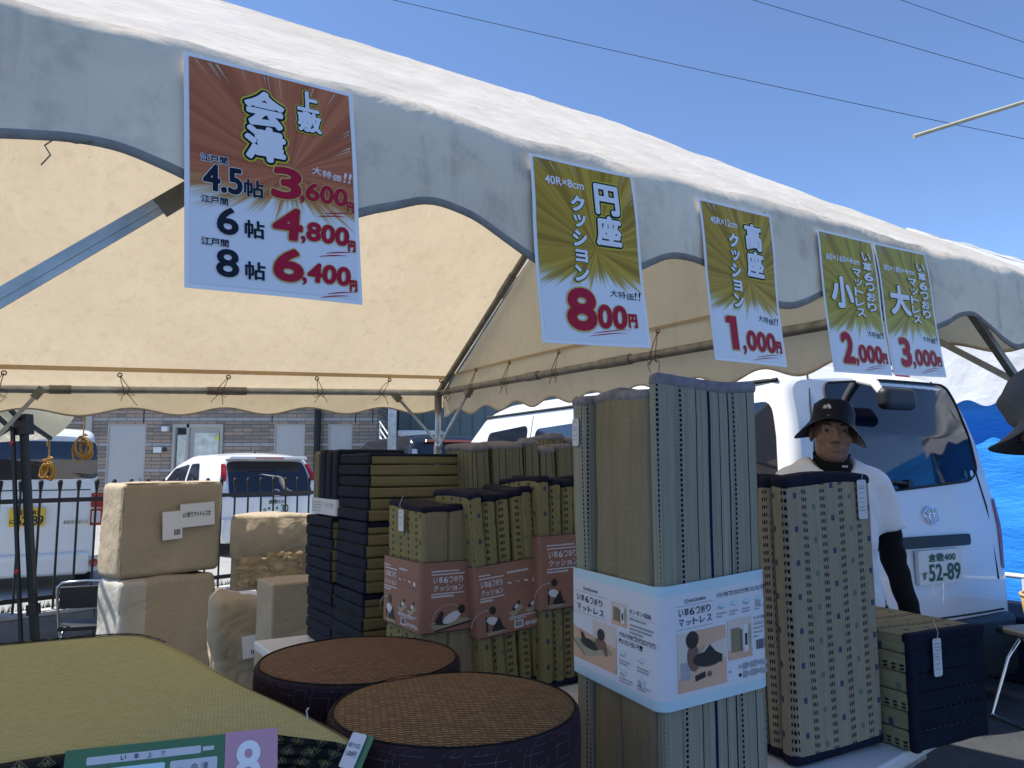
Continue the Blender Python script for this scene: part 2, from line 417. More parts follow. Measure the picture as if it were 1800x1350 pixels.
def burst(name, cx, cz, hot, dark, mid, z_fade0, z_fade1, white=(.80,.80,.86), rays=15.):
    """printed sunburst: dark and light rays round a centre, running out to white paper near the foot"""
    g = NT(name); u, v = g.uv()
    dx = g.math('SUBTRACT', u, cx); dz = g.math('SUBTRACT', v, cz)
    a = g.math('ARCTAN2', dz, dx)
    r = g.math('SQRT', g.math('ADD', g.math('MULTIPLY', dx, dx), g.math('MULTIPLY', dz, dz)))
    ca, sa = g.math('COSINE', a), g.math('SINE', a)
    n1 = g.noise(g.comb(g.math('MULTIPLY', ca, rays), g.math('MULTIPLY', sa, rays)), .45, 2, .6)
    n2 = g.noise(g.comb(g.math('MULTIPLY', ca, 3.), g.math('MULTIPLY', sa, 3.), 4.), 3.2, 3, .7)
    c = g.mix(g.range(n1, .40, .62), dark, hot)
    zz = g.math('ADD', v, g.math('MULTIPLY', g.math('SUBTRACT', n2, .5), .11))
    c = g.mix(g.range(zz, z_fade1, z_fade1-.045, 0, 1, True), c, mid)
    c = g.mix(g.range(zz, z_fade1-.018, z_fade0, 0, 1, True), c, white)
    g.base(c).p(.42, spec=.25)
    g.bump(g.noise(scale=9, detail=2), .06, .01); return g.m
def brick(name):
    g = NT(name); u, v = g.uv()
    br = g.n('ShaderNodeTexBrick'); br.offset = .5; br.inputs['Scale'].default_value = 1
    for k, q in (('Brick Width', .42), ('Row Height', .085), ('Mortar Size', .006), ('Bias', .0)): br.inputs[k].default_value = q
    br.inputs['Color1'].default_value = (.27,.225,.185,1); br.inputs['Color2'].default_value = (.20,.17,.145,1); br.inputs['Mortar'].default_value = (.05,.05,.05,1)
    g.t.links.new(g.comb(u, v), br.inputs['Vector'])
    row = g.math('FLOOR', g.math('DIVIDE', v, .085)); cell = g.math('FLOOR', g.math('ADD', g.math('DIVIDE', u, .42), g.math('MULTIPLY', row, .5)))
    wn_ = g.n('ShaderNodeTexWhiteNoise'); g.t.links.new(g.comb(cell, row), wn_.inputs[0])
    c = g.mix(g.math('MULTIPLY', g.math('GREATER_THAN', wn_.outputs[0], .62), g.math('SUBTRACT', 1., br.outputs[1])), br.outputs[0], (.33,.25,.19))
    pale = g.math('MULTIPLY', g.math('LESS_THAN', g.math('FRACT', g.math('DIVIDE', row, 7.)), .13), g.math('SUBTRACT', 1., br.outputs[1]))
    c = g.mix(g.math('MULTIPLY', pale, .8), c, (.36,.36,.36))
    g.base(c).p(.8); g.bump(g.math('SUBTRACT', 1., br.outputs[1]), .4, .01); return g.m
def weave_top(name, c1, c2, mort):
    """twill of short pale rushes lying slantwise in rows on a dark ground"""
    g = NT(name); u, v = g.uv(); RW, PD = .0058, .0135
    nz = g.noise(scale=6., detail=2)
    vv = g.math('ADD', v, g.math('ADD', g.math('MULTIPLY', nz, .010), 3.)); row = g.math('FLOOR', g.math('DIVIDE', vv, RW))
    t = g.math('ADD', g.math('DIVIDE', g.math('ADD', u, 3.), PD), g.math('MULTIPLY', row, .36)); cell = g.math('FLOOR', t); fu = g.math('FRACT', t)
    fv = g.math('FRACT', g.math('DIVIDE', vv, RW))
    dv = g.math('ABSOLUTE', g.math('SUBTRACT', g.math('SUBTRACT', fv, .5), g.math('MULTIPLY', g.math('SUBTRACT', fu, .4), .62)))
    du = g.math('ABSOLUTE', g.math('SUBTRACT', fu, .42))
    m = g.math('MULTIPLY', g.range(dv, .27, .12), g.range(du, .42, .30))
    wn_ = g.n('ShaderNodeTexWhiteNoise'); g.t.links.new(g.comb(cell, row), wn_.inputs[0])
    k = g.math('MULTIPLY', m, g.range(wn_.outputs[0], 0., 1., .35, 1.))
    c = g.mix(k, g.mix(g.noise(scale=90, detail=2), mort, c2), c1)
    g.base(c).p(.6, spec=.3); g.bump(m, .9, .0016); return g.m
def crosshatch(name, c, line):
    g = NT(name); u, v = g.uv()
    def seg(a, b, k, sd):
        la = g.math('ADD', g.math('DIVIDE', a, k), g.math('MULTIPLY', g.noise(g.comb(g.math('MULTIPLY', b, 14.), sd), 1., 0), .06))
        lf = g.math('FRACT', la); lid = g.math('FLOOR', la)
        on = g.noise(g.comb(g.math('MULTIPLY', b, 26.), g.math('MULTIPLY', lid, 7.3), sd), 1., 1)
        return g.math('MULTIPLY', g.math('LESS_THAN', lf, .075), g.math('GREATER_THAN', on, .53))
    m = g.math('MAXIMUM', seg(u, v, .011, 0.), seg(v, u, .010, 5.))
    cc = g.mix(g.math('MULTIPLY', m, .75), c, line)
    g.base(cc).p(.85, spec=.1); g.bump(g.math('ADD', m, g.noise(scale=600, detail=2)), .3, .001); return g.m
def border_cloth(name):
    """black binding cloth with small gold hexagon-flower motif"""
    g = NT(name); u, v = g.uv()
    t = g.math('DIVIDE', u, .032); fu = g.math('SUBTRACT', g.math('FRACT', t), .5)
    t2 = g.math('DIVIDE', v, .0105); fv = g.math('SUBTRACT', g.math('FRACT', t2), .5)
    r = g.math('ADD', g.math('MULTIPLY', g.math('ABSOLUTE', fu), 1.15), g.math('MULTIPLY', g.math('ABSOLUTE', fv), .7))
    ring = g.math('LESS_THAN', g.math('ABSOLUTE', g.math('SUBTRACT', r, .36)), .055)
    pet = g.math('MULTIPLY', g.math('LESS_THAN', r, .24), g.math('GREATER_THAN', g.math('SINE', g.math('MULTIPLY', g.math('ARCTAN2', fv, fu), 6.)), .0))
    c = g.mix(ring, (.012,.013,.012), (.10,.10,.075)); c = g.mix(pet, c, (.30,.26,.10))
    g.base(c).p(.7, spec=.3); g.bump(g.noise(scale=900, detail=1), .2, .001); return g.m
def asphalt(name):
    g = NT(name); a = g.noise(scale=160, detail=4, rough=.7); b = g.noise(scale=1.4, detail=5, rough=.6); c_ = g.noise(scale=9, detail=4)
    c = g.ramp(a, [(.3, (.022,.024,.027)), (.7, (.075,.077,.08))])
    c = g.mix(g.range(b, .45, .7, 0, .55), c, (.03,.034,.04))
    vo = g.n('ShaderNodeTexVoronoi'); vo.inputs['Scale'].default_value = 90; g.t.links.new(g.coord(), vo.inputs['Vector'])
    g.base(c).p(.8); g.set(g.b.inputs['Roughness'], g.range(c_, .35, .65, .55, .9)); g.bump(g.math('ADD', a, vo.outputs[0]), .6, .004); return g.m
def tarp_mat(name, c):
    g = NT(name); co = g.coord()
    mp = g.n('ShaderNodeMapping'); g.t.links.new(co, mp.inputs[0]); mp.inputs['Scale'].default_value = (1, 1, 3.2)
    h = g.math('ADD', g.noise(mp.outputs[0], 3.5, 4, .6, dist=1.), g.math('MULTIPLY', g.noise(mp.outputs[0], 14, 3, .5, dist=.5), .45))
    g.base(g.mix(g.noise(scale=3), tuple(q*.85 for q in c), c)).p(.55, spec=.35); g.bump(h, .20, .05); return g.m
def road_paint(name, c):
    g = NT(name); g.base(g.mix(g.noise(scale=30, detail=5), tuple(q*.6 for q in c), c)).p(.7)
    g.bump(g.noise(scale=150), .3, .003); return g.m

def crumple(name, c, rough=.72):
    """wrapping paper: long soft folds broken by sharp creases"""
    g = NT(name); co = g.coord(); h = None
    for sc, k, d in ((2.6, 1., 1.4), (6.5, .5, .9), (15., .2, .5)):
        r = g.math('ABSOLUTE', g.math('SUBTRACT', g.noise(co, sc, 2, .5, dist=d), .5))
        q = g.math('MULTIPLY', g.math('MINIMUM', r, .11), k*6); h = q if h is None else g.math('ADD', h, q)
    g.base(g.mix(g.noise(scale=5, detail=5), tuple(q*.86 for q in c), tuple(q*1.12 for q in c))).p(rough, spec=.35); g.bump(h, .17, .03); return g.m
MT = {}
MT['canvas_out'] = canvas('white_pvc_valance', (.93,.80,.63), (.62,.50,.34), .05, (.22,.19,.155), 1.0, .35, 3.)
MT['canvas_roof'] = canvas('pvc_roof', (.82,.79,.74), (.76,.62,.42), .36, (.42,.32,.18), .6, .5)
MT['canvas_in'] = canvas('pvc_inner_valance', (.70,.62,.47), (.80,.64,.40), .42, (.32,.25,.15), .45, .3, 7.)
MT['binding'] = simple('grey_binding_tape', (.27,.26,.255), .8, .15, 40, spec=.15)
MT['hem'] = simple('seam_tape', (.58,.49,.35), .8, .1, 30)
MT['hem_canvas'] = canvas('roof_hem_band', (.50,.42,.30), (.62,.48,.29), .5, (.32,.25,.15), .4)
MT['galv'] = simple('galvanised_steel', (.42,.45,.46), .42, .25, 14, metal=.75, bump=.05)
MT['galv_dark'] = simple('weathered_steel_pipe', (.22,.215,.20), .5, .3, 22, metal=.5, bump=.08)
MT['cord'] = simple('dirty_cord', (.16,.13,.095), .9, .2, 60)
MT['brass'] = simple('eyelet_brass', (.20,.15,.08), .4, .2, 60, metal=.8)
MT['white_canvas2'] = canvas('white_marquee_pvc', (.80,.80,.80), (.8,.8,.78), .30, (.45,.45,.43), .3, .5, 11.)
MT['tarp'] = tarp_mat('blue_tarpaulin', (.035,.31,.93))
MT['paper'] = simple('white_laminated_paper', (.88,.88,.92), .3, .02, 3, spec=.15)
MT['paper_flat'] = simple('white_paper', (.76,.77,.80), .7, .03, 4)
MT['ink_navy'] = simple('navy_ink', (.012,.018,.035), .5, .1, 30, spec=.15)
MT['ink_black'] = simple('black_ink', (.012,.012,.014), .6, .1, 30)
MT['ink_yellow'] = simple('yellow_ink', (.66,.60,.05), .5, .05, 30, spec=.15)
MT['ink_gold'] = simple('pale_gold_ink', (.62,.50,.18), .5, .05, 30, spec=.15)
MT['ink_red'] = simple('crimson_ink', (.44,.012,.045), .4, .06, 30, spec=.15)
MT['ink_white'] = simple('white_ink', (.82,.82,.88), .4, .02, 30, spec=.15)
MT['ink_cyan'] = simple('pale_cyan_ink', (.55,.78,.86), .4, .02, 30)
MT['ink_streak'] = simple('cream_streak_ink', (.60,.50,.36), .4, .1, 30)
MT['ink_grey'] = simple('grey_ink', (.30,.31,.34), .6, .1, 30)
MT['burst_red'] = burst('orange_sunburst_print', .125, .165, (.60,.19,.085), (.41,.115,.052), (.55,.42,.10), .105, .150)
MT['burst_gold'] = burst('gold_sunburst_print', .12, .16, (.58,.37,.045), (.33,.19,.016), (.50,.43,.13), .098, .135)
MT['burst_lime'] = burst('lime_gold_sunburst_print', .12, .16, (.50,.43,.05), (.36,.22,.03), (.50,.48,.14), .085, .125)
MT['goza'] = goza('pale_rush_weave', (.43,.425,.215), (.53,.525,.29))
MT['border_cloth'] = border_cloth('black_binding_cloth')
MT['weave_top'] = weave_top('brown_herringbone_rush', (.50,.31,.12), (.10,.038,.02), (.030,.012,.009))
MT['weave_top2'] = weave_top('red_brown_herringbone_rush', (.36,.185,.085), (.095,.032,.02), (.030,.011,.009))
MT['hatch'] = crosshatch('plum_crosshatch_cloth', (.032,.019,.025), (.12,.10,.115))
BL = [(.02,.006,True),(.20,.010,True),(.33,.004,False),(.44,.012,False),(.53,.004,False),(.61,.006,False),(.66,.008,True),(.78,.004,False),(.88,.011,False),(.95,.005,True)]
MT['striped'] = striped('grey_green_striped_rush', [(.16,.148,.10),(.225,.218,.16),(.31,.30,.245),(.38,.37,.31)], BL, .25)
MT['striped_back'] = striped('olive_striped_rush', [(.11,.10,.058),(.17,.155,.095),(.215,.195,.125),(.26,.24,.17)], [(.1,.012,False),(.37,.008,True),(.62,.012,False),(.86,.01,False)], .11)
MT['tan_v'] = straw('tan_rush_vertical', (.17,.14,.085), (.275,.235,.155), 0, .0018)
MT['tan_h'] = straw('tan_rush_horizontal', (.155,.13,.062), (.225,.19,.10), 1, .0022)
MT['dash'] = dashed('dash_pattern_rush', (.255,.215,.148), (.37,.32,.235))
MT['dash_h'] = dashed('dash_pattern_rush_lying', (.235,.20,.11), (.36,.31,.185), period=.082, dv=.021, axis=1)
MT['dash_green'] = dashed('green_dash_pattern_rush', (.19,.165,.075), (.275,.24,.12), period=.052, dv=.0185, phase=.01)
MT['navy_tape'] = simple('navy_cotton_tape', (.011,.012,.030), .8, .3, 60, bump=.4, fine=300, spec=.15)
MT['navy_cloth'] = simple('navy_quilted_cloth', (.007,.011,.026), .75, .3, 30, bump=.5, fine=200, spec=.15)
MT['grey_tape'] = NT('violet_grey_twill_tape')
_g = MT['grey_tape']; _u, _v = _g.uv()
_q = _g.math('SINE', _g.math('MULTIPLY', _g.math('ADD', _u, _g.math('MULTIPLY', _v, 1.1)), 2*math.pi/.0042))
_g.base(_g.ramp(_g.math('MULTIPLY_ADD', _q, .3, _g.noise(scale=50)), [(.25, (.11,.105,.125)), (.8, (.28,.27,.31))])).p(.75, spec=.3); _g.bump(_q, .3, .0008); MT['grey_tape'] = _g.m
MT['pink_paper'] = simple('dusty_pink_card', (.28,.145,.112), .55, .06, 6, spec=.15)
MT['pink_shade'] = simple('dusty_pink_card_print', (.27,.125,.10), .55, .06, 6)
MT['blue_paper'] = simple('pale_blue_card', (.45,.60,.68), .5, .05, 8, spec=.15)
MT['card_white'] = simple('white_card', (.60,.605,.66), .5, .02, 8, spec=.15)
MT['peach'] = simple('peach_print', (.55,.33,.23), .5, .08, 10)
MT['wall_print'] = simple('beige_wall_print', (.55,.48,.43), .5, .08, 10)
MT['mat_print'] = simple('sage_print', (.30,.29,.20), .5, .1, 20)
MT['skin_print'] = simple('skin_print', (.42,.25,.18), .5, .1, 20)
MT['plum_print'] = simple('plum_print', (.14,.075,.06), .5, .1, 20)
MT['green_card'] = simple('green_card', (.085,.20,.11), .5, .06, 8, spec=.15)
MT['rose_card'] = simple('rose_card', (.56,.31,.40), .5, .05, 8, spec=.15)
MT['kraft'] = crumple('kraft_paper', (.40,.325,.225))
MT['kraft_torn'] = simple('torn_kraft_inside', (.45,.33,.18), .8, .15, 12, bump=.3, fine=30)
MT['kraft_plastic'] = crumple('pale_polythene_wrap', (.46,.43,.37), .4)
MT['white_plastic'] = simple('white_table_laminate', (.68,.69,.70), .4, .06, 5)
MT['black_metal'] = simple('black_powder_coat', (.012,.012,.013), .45, .2, 30)
MT['black_plastic'] = simple('black_plastic', (.015,.016,.018), .5, .2, 30, bump=.1)
MT['red_plastic'] = simple('red_button', (.45,.01,.03), .4)
MT['rope'] = simple('ochre_rope', (.50,.27,.05), .85, .25, 120, bump=.5, fine=260)
MT['chrome'] = simple('chrome_tube', (.75,.76,.78), .15, .05, 5, metal=1.)
MT['white_paint'] = simple('white_car_paint', (.74,.75,.76), .28, .02, 1.5, coat=.7)
MT['cream_paint'] = simple('pearl_white_car_paint', (.72,.73,.73), .28, .02, 1.5, coat=.7)
MT['black_paint'] = simple('black_car_paint', (.010,.011,.014), .2, .05, 1.5, coat=.8)
MT['glass'] = simple('tinted_car_glass', (.004,.008,.020), .04, .1, 2, spec=1.0)
MT['seal'] = simple('black_rubber_seal', (.012,.012,.013), .7)
MT['tyre'] = simple('tyre_rubber', (.015,.015,.015), .85, .2, 20)
MT['alloy'] = simple('wheel_alloy', (.45,.45,.46), .35, .1, 10, metal=.8)
MT['lamp_red'] = simple('red_lamp_lens', (.36,.006,.012), .12, .1, 40, coat=.6)
MT['lamp_clear'] = simple('clear_lamp_lens', (.55,.55,.57), .12, .2, 60, coat=.6)
MT['plate_yellow'] = simple('yellow_plate', (.72,.48,.02), .45, .05, 10)
MT['plate_white'] = simple('white_plate', (.70,.72,.72), .45, .05, 10)
MT['plate_green'] = simple('plate_green_ink', (.02,.10,.06), .5)
MT['brick'] = brick('grey_brown_tile_wall')
MT['door_grey'] = simple('grey_steel_door', (.42,.42,.41), .5, .04, 3)
MT['door_frame'] = simple('beige_door_frame', (.38,.37,.34), .5, .05, 3)
MT['curtain'] = simple('pale_curtain_behind_glass', (.50,.52,.47), .25, .35, 5, coat=.5)
MT['teal_wall'] = simple('grey_green_cladding', (.17,.21,.21), .7, .12, 2)
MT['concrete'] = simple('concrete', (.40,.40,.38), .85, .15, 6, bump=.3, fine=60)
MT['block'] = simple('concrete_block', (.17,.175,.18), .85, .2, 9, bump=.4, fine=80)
MT['lot'] = simple('parking_concrete', (.30,.30,.29), .85, .15, 2, bump=.3, fine=80)
MT['asphalt'] = asphalt('dark_asphalt')
MT['road_paint'] = road_paint('worn_white_paint', (.62,.63,.62))
MT['grass'] = simple('grass_blades', (.05,.085,.022), .7, .4, 8)
MT['soil'] = simple('dark_soil', (.04,.045,.025), .9, .4, 14, bump=.5)
MT['skin'] = simple('skin', (.25,.145,.108), .48, .10, 22, bump=.08, fine=180, spec=.35)
MT['lip'] = simple('lip_skin', (.27,.11,.085), .5, .1, 60)
MT['hair'] = simple('black_hair', (.012,.010,.009), .55, .3, 200, bump=.4, fine=300)
MT['eye_white'] = simple('eye_white', (.22,.20,.19), .3)
MT['iris'] = simple('dark_iris', (.015,.010,.008), .15)
MT['tee'] = simple('white_cotton', (.84,.84,.88), .85, .05, 8, bump=.25, fine=30, spec=.15)
MT['black_cloth'] = simple('black_jersey', (.010,.010,.011), .8, .2, 40, bump=.25, fine=60, spec=.15)
MT['navy_nylon'] = simple('navy_nylon', (.012,.014,.026), .55, .25, 12, bump=.3, fine=30, spec=.15)
MT['grey_nylon'] = simple('grey_nylon', (.10,.108,.118), .6, .15, 14, bump=.25, fine=40, spec=.15)
MT['trouser'] = simple('charcoal_trousers', (.03,.031,.035), .8, .2, 14, bump=.2, spec=.15)
MT['shoe'] = simple('black_shoe', (.02,.02,.02), .5, .2, 20)
MT['bamboo'] = simple('cream_pole', (.62,.53,.33), .5, .12, 14)
MT['wire'] = simple('black_wire', (.02,.02,.022), .6)
MT['basket'] = straw('woven_straw', (.42,.27,.11), (.60,.42,.20), 0, .003, .8, .012)
MT['pop_canvas'] = canvas('olive_canopy_cloth', (.22,.22,.17), (.30,.29,.20), .35, (.12,.11,.09), .3, .3, 5.)
# ================================================================ SETTING
def sheet(name, x0, y0, x1, y1, z, mat, n=1):
    b = MB(); b.grid(lambda u, v: (lerp(x0, x1, u), lerp(y0, y1, v), z), n, n)
    return tag(b.build(name, mat), kind='structure')
sheet('ground', -500, -300, 500, 900, 0, MT['asphalt'], 8)
V = Vector
DX = V((.844, .536, 0)); NX = V((.536, -.844, 0)); UP = V((0, 0, 1))
def frame(o, x, y, z): return Matrix(((x[0], y[0], z[0], o[0]), (x[1], y[1], z[1], o[1]), (x[2], y[2], z[2], o[2]), (0, 0, 0, 1)))
# parking lot beyond the fence: a slab with its own front edge
FD = V((.64, .768, 0)); FN = V((.768, -.64, 0)); F0 = V((-3.93, 6.0, 0))
b = MB()
q = [F0 + FD*t + FN*k for t, k in ((-14, -.25), (14, -.25))]
b.poly([q[0] + UP*.004, q[1] + UP*.004, q[1] - FN*30 + UP*.004, q[0] - FN*30 + UP*.004])
tag(b.build('parking_lot', MT['lot'], recalc=True), kind='structure')
# concrete block kerb wall under the fence
t = thing('kerb_wall', 'low grey concrete block wall with pale sunlit coping under the black fence', 'wall')
b = MB(); Mk = frame(F0, FD, -FN, UP)
x = -9.
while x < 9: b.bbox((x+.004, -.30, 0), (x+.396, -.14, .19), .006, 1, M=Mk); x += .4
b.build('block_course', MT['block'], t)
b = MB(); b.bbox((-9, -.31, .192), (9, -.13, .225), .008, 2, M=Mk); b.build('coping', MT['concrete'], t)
# grass verge between wall and parking
b = MB(); b.poly([Mk @ V((-9, -.128, .10)), Mk @ V((9, -.128, .10)), Mk @ V((9, .62, .10)), Mk @ V((-9, .62, .10))])
tag(b.build('verge_soil', MT['soil']), kind='structure')
b = MB(); rg = random.Random(3)
for _ in range(9000):
    px_, py_ = rg.uniform(-3.5, 4.2), rg.uniform(-.12, .6); h = rg.uniform(.03, .09); a = rg.uniform(0, 6.28); dxx, dyy = math.cos(a)*.006, math.sin(a)*.006
    p = Mk @ V((px_, py_, .1)); tp = p + V((rg.uniform(-.03, .03), rg.uniform(-.03, .03), h))
    b.add([p + V((dxx, dyy, 0)), p - V((dxx, dyy, 0)), tp], [(0, 1, 2)])
tag(b.build('grass', MT['grass']), 'short green grass growing behind the block wall', None, None, 'stuff')
b = MB(); b.bbox((1.0, .75, .005), (1.75, .93, .13), .03, 2, M=Mk); 
tag(b.build('parking_stop', MT['concrete']), 'pale concrete wheel stop behind the black fence beside the grass', 'wheel stop')
# black fence
t = thing('fence', 'black metal bar fence on the low block wall in front of parked cars', 'fence')
FB = F0 - FN*(.22 - .02)
Mf = frame(V((F0.x, F0.y, 0)), FD, -FN, UP)
for zz in (.30, 1.04):
    b = MB(); b.box((-6, -.235, zz), (7.5, -.215, zz+.035), M=Mf); b.build('rail', MT['black_metal'], t)
k = 0; x = -1.6
while x < 4.6:
    b = MB(); b.cyl(Mf @ V((x, -.225, .226)), Mf @ V((x, -.225, 1.17)), .0095, seg=8)
    b.cyl(Mf @ V((x, -.225, 1.13)), Mf @ V((x, -.225, 1.20)), .012, .020, 8)
    b.cyl(Mf @ V((x, -.225, 1.20)), Mf @ V((x, -.225, 1.215)), .020, .012, 8)
    b.build('bar', MT['black_metal'], t); x += .137
# worn paint flecks on the asphalt
b = MB(); rg = random.Random(11)
c0 = V((1.55, 2.42, 0))
for i in range(46):
    s_ = rg.uniform(-.55, 1.25); o_ = rg.gauss(0, .055)
    c = V((1.62, 2.15, .004)) + V((.62, .785, 0))*s_ + V((.785, -.62, 0))*o_
    r_ = rg.uniform(.008, .045); st = rg.uniform(1, 2.6); pts = []
    for k in range(9):
        a = k/9*6.283; rr = r_*rg.uniform(.5, 1.15)
        pts.append(c + V((.62, .785, 0))*math.cos(a)*rr*st + V((.785, -.62, 0))*math.sin(a)*rr*.7)
    b.poly(pts)
tag(b.build('worn_road_marking', MT['road_paint']), kind='structure')

# ================================================================ MARQUEE
L_T, W_T, EZ, RZ = 5.3, 3.656, 1.82, 3.03
C_T = V((-.4873, 5.247, 0)); M_T = frame(C_T, -DX, NX, UP)
tent = thing('event_tent', 'large weathered white event tent over the goods with scalloped dirty front valance', 'tent', M=M_T)
def zr(e): return EZ - .0435*min(max(e, 0), 2.65)
SL = (RZ-EZ)/(W_T/2)
def wrk(p, a, f, sd=0.):
    return a*noise.noise(V((p[0]*f+sd, p[1]*f, sd*.7))) + a*.5*noise.noise(V((p[0]*f*2.3+sd, p[1]*f*2.6, sd)))
def roof_rear(u, v):
    e = lerp(-.04, L_T+.04, u); y = lerp(-.045, W_T/2, v)
    z = lerp(zr(e)+.015, RZ+.02, v) - .035*math.sin(math.pi*v)*abs(math.sin(math.pi*e/2.65))
    return (e, y, z + wrk((e, y), .010, 2.2, 1.)*min(1, 4*v*(1-v)+.1))
def roof_front(u, v):
    e = lerp(-.04, L_T+.04, u); y = lerp(W_T/2, W_T+.045, v)
    z = lerp(RZ+.02, EZ+.028, v) - .012*math.sin(math.pi*v)
    # creases dragging from the eave and a soft roll over the pipe
    cr = .012*noise.noise(V((e*5.2 + y*2.5, y*1.3, 4.)))*v + .006*noise.noise(V((e*14 - y*6., y*3., 9.)))
    return (e, y, z + cr + wrk((e, y), .008, 3., 5.)*min(1, 4*v*(1-v)+.15))
b = MB(); b.grid(roof_rear, 90, 44); b.grid(roof_front, 150, 56)
b.build('roof_sheet', MT['canvas_roof'], tent)
b = MB(); b.grid(lambda u, v: ((lambda e, y: (e, y, lerp(zr(e)+.015, RZ+.02, (y+.045)/(W_T/2+.045)) - .012))(lerp(0, L_T, u), .085+.03*v)), 60, 1)
b.build('hem_strip', MT['hem_canvas'], tent)
def front_drop(e): return .178 - .030*math.cos(2*math.pi*((1.455-e)+.915)/.475) - .012*noise.noise(V((e*1.7, 3., 0)))
def val_front(u, v):
    e = lerp(-.06, L_T+.05, u); dr = front_drop(e)
    roll = .030*(1-math.exp(-9*v))
    bs = roof_front((e+.04)/(L_T+.08), 1.); k = min(1, v*6)
    y = bs[1] + roll*.6 + .075*dr*v + k*(.008*noise.noise(V((e*3.1, v*1.5, 2.)))*(.3+v) + .004*noise.noise(V((e*9, v*4., 6.))))
    return (e, y, bs[2] - dr*v*1.08 - .004*roll)
b = MB(); b.grid(val_front, 260, 22); b.build('front_valance', MT['canvas_out'], tent)
b = MB(); NB = 420
def ribbon(fn, wd, lift, n):
    """flat tape along the foot of a valance, wrapping both faces"""
    m = MB(); vs = []
    for i in range(n+1):
        u = i/n; p = V(fn(u, 1.)); q_ = V(fn(u, 1.-wd)); out = lift
        vs += [q_ + out, p + out - (q_-p)*.0 + V((0, 0, -.003)), p - out + V((0, 0, -.003)), q_ - out]
    fs = []
    for i in range(n):
        for k in range(3): fs.append((i*4+k, (i+1)*4+k, (i+1)*4+k+1, i*4+k+1))
    return m.add(vs, fs, smooth=True)
ribbon(val_front, .05, V((0, .0016, 0)), 420).build('front_binding', MT['binding'], tent)
def val_rear(u, v):
    e = lerp(-.05, L_T+.05, u); dr = .128 - .021*math.cos(2*math.pi*(e+.1)/.5)
    return (e, -.05 - .010*v + .008*noise.noise(V((e*2.7, v, 12.)))*v, zr(e)+.012 - dr*v)
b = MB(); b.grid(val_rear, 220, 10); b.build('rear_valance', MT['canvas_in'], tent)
ribbon(val_rear, .05, V((0, .0016, 0)), 300).build('rear_binding', MT['hem'], tent)
def val_side(u, v):
    y = lerp(-.05, W_T+.03, u); dr = .150 - .022*math.cos(2*math.pi*(y-.15)/.36)
    return (-.045 - .008*v + .008*noise.noise(V((y*2.7, v, 22.)))*v, y, EZ+.012 - dr*v)
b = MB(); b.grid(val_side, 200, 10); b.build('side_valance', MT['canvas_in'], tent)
ribbon(val_side, .05, V((.0016, 0, 0)), 260).build('side_binding', MT['hem'], tent)
def gable(u, v):
    y = lerp(-.045, W_T+.045, u); top = RZ+.015 - SL*abs(y - W_T/2)*1.0
    z = lerp(EZ+.01, max(top, EZ+.012), v)
    fold = .035*noise.noise(V((y*2.4 + v*1.0, v*.8, 31.)))*math.sin(math.pi*min(1, v*1.02)) + .012*noise.noise(V((y*6+v*2.5, v*1.5, 35.)))
    return (-.042 + fold*min(1, (top-EZ)*2.5+.05), y, z)
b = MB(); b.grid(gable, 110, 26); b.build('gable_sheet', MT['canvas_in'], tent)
b = MB(); b.grid(lambda u, v: (-.030 + .008*math.sin(u*9), lerp(.1, W_T-.1, u), EZ + .105 + .02*math.sin(u*3.1) + .018*v), 60, 1)
b.build('hem_strip', MT['hem_canvas'], tent)
# pipes
b = MB(); b.cyl((0, .02, zr(0)), (2.65, .02, zr(2.65)), .0205, seg=14); b.cyl((2.65, .02, zr(2.65)), (L_T, .02, zr(L_T)), .0205, seg=14)
b.cyl((1.30, .02, zr(1.30)), (1.52, .02, zr(1.52)), .0245, seg=14, mi=1); b.cyl((2.2, .02, zr(2.2)), (2.30, .02, zr(2.3)), .024, seg=14, mi=1)
b.build('rear_eave_pipe', [MT['galv'], MT['galv_dark']], tent)
b = MB(); b.cyl((.02, 0, EZ), (.02, W_T, EZ), .0205, seg=14)
for y0, y1 in ((1.1, 1.22), (1.75, 1.98), (2.62, 2.72)): b.cyl((.02, y0, EZ), (.02, y1, EZ), .025, seg=14)
b.build('side_eave_pipe', MT['galv_dark'], tent)
b = MB(); b.cyl((0, W_T, EZ), (L_T, W_T, EZ), .0205, seg=14); b.build('front_eave_pipe', MT['galv_dark'], tent)
b = MB(); b.cyl((0, W_T/2, RZ-.02), (L_T, W_T/2, RZ-.02), .0205, seg=12); b.build('ridge_pipe', MT['galv_dark'], tent)
for e in (.02, 2.65, L_T-.02):
    for sy in (0, W_T):
        if e == .02 and sy > 0: e = -.05
        z0 = zr(e) if sy == 0 else EZ
        b = MB(); b.cyl((e, sy, z0), (e, W_T/2, RZ-.02), .0205, seg=12); b.cyl((e, lerp(sy, W_T/2, .44), lerp(z0, RZ-.02, .44)), (e, lerp(sy, W_T/2, .52), lerp(z0, RZ-.02, .52)), .025, seg=12)
        b.build('rafter', MT['galv_dark'], tent)
        if e == 2.65 and sy > 0: continue
        b = MB(); b.cyl((e, sy, 0), (e, sy, z0), .0205, seg=14); b.cyl((e, sy, 0), (e, sy, .012), .06, seg=14); b.cyl((e, sy, z0-.14), (e, sy, z0+.02), .0255, seg=14, mi=1)
        b.cyl((e, sy, z0-.42), (e, sy, z0-.36), .026, seg=14, mi=1)
        b.build('post', [MT['galv'], MT['galv_dark']], tent)
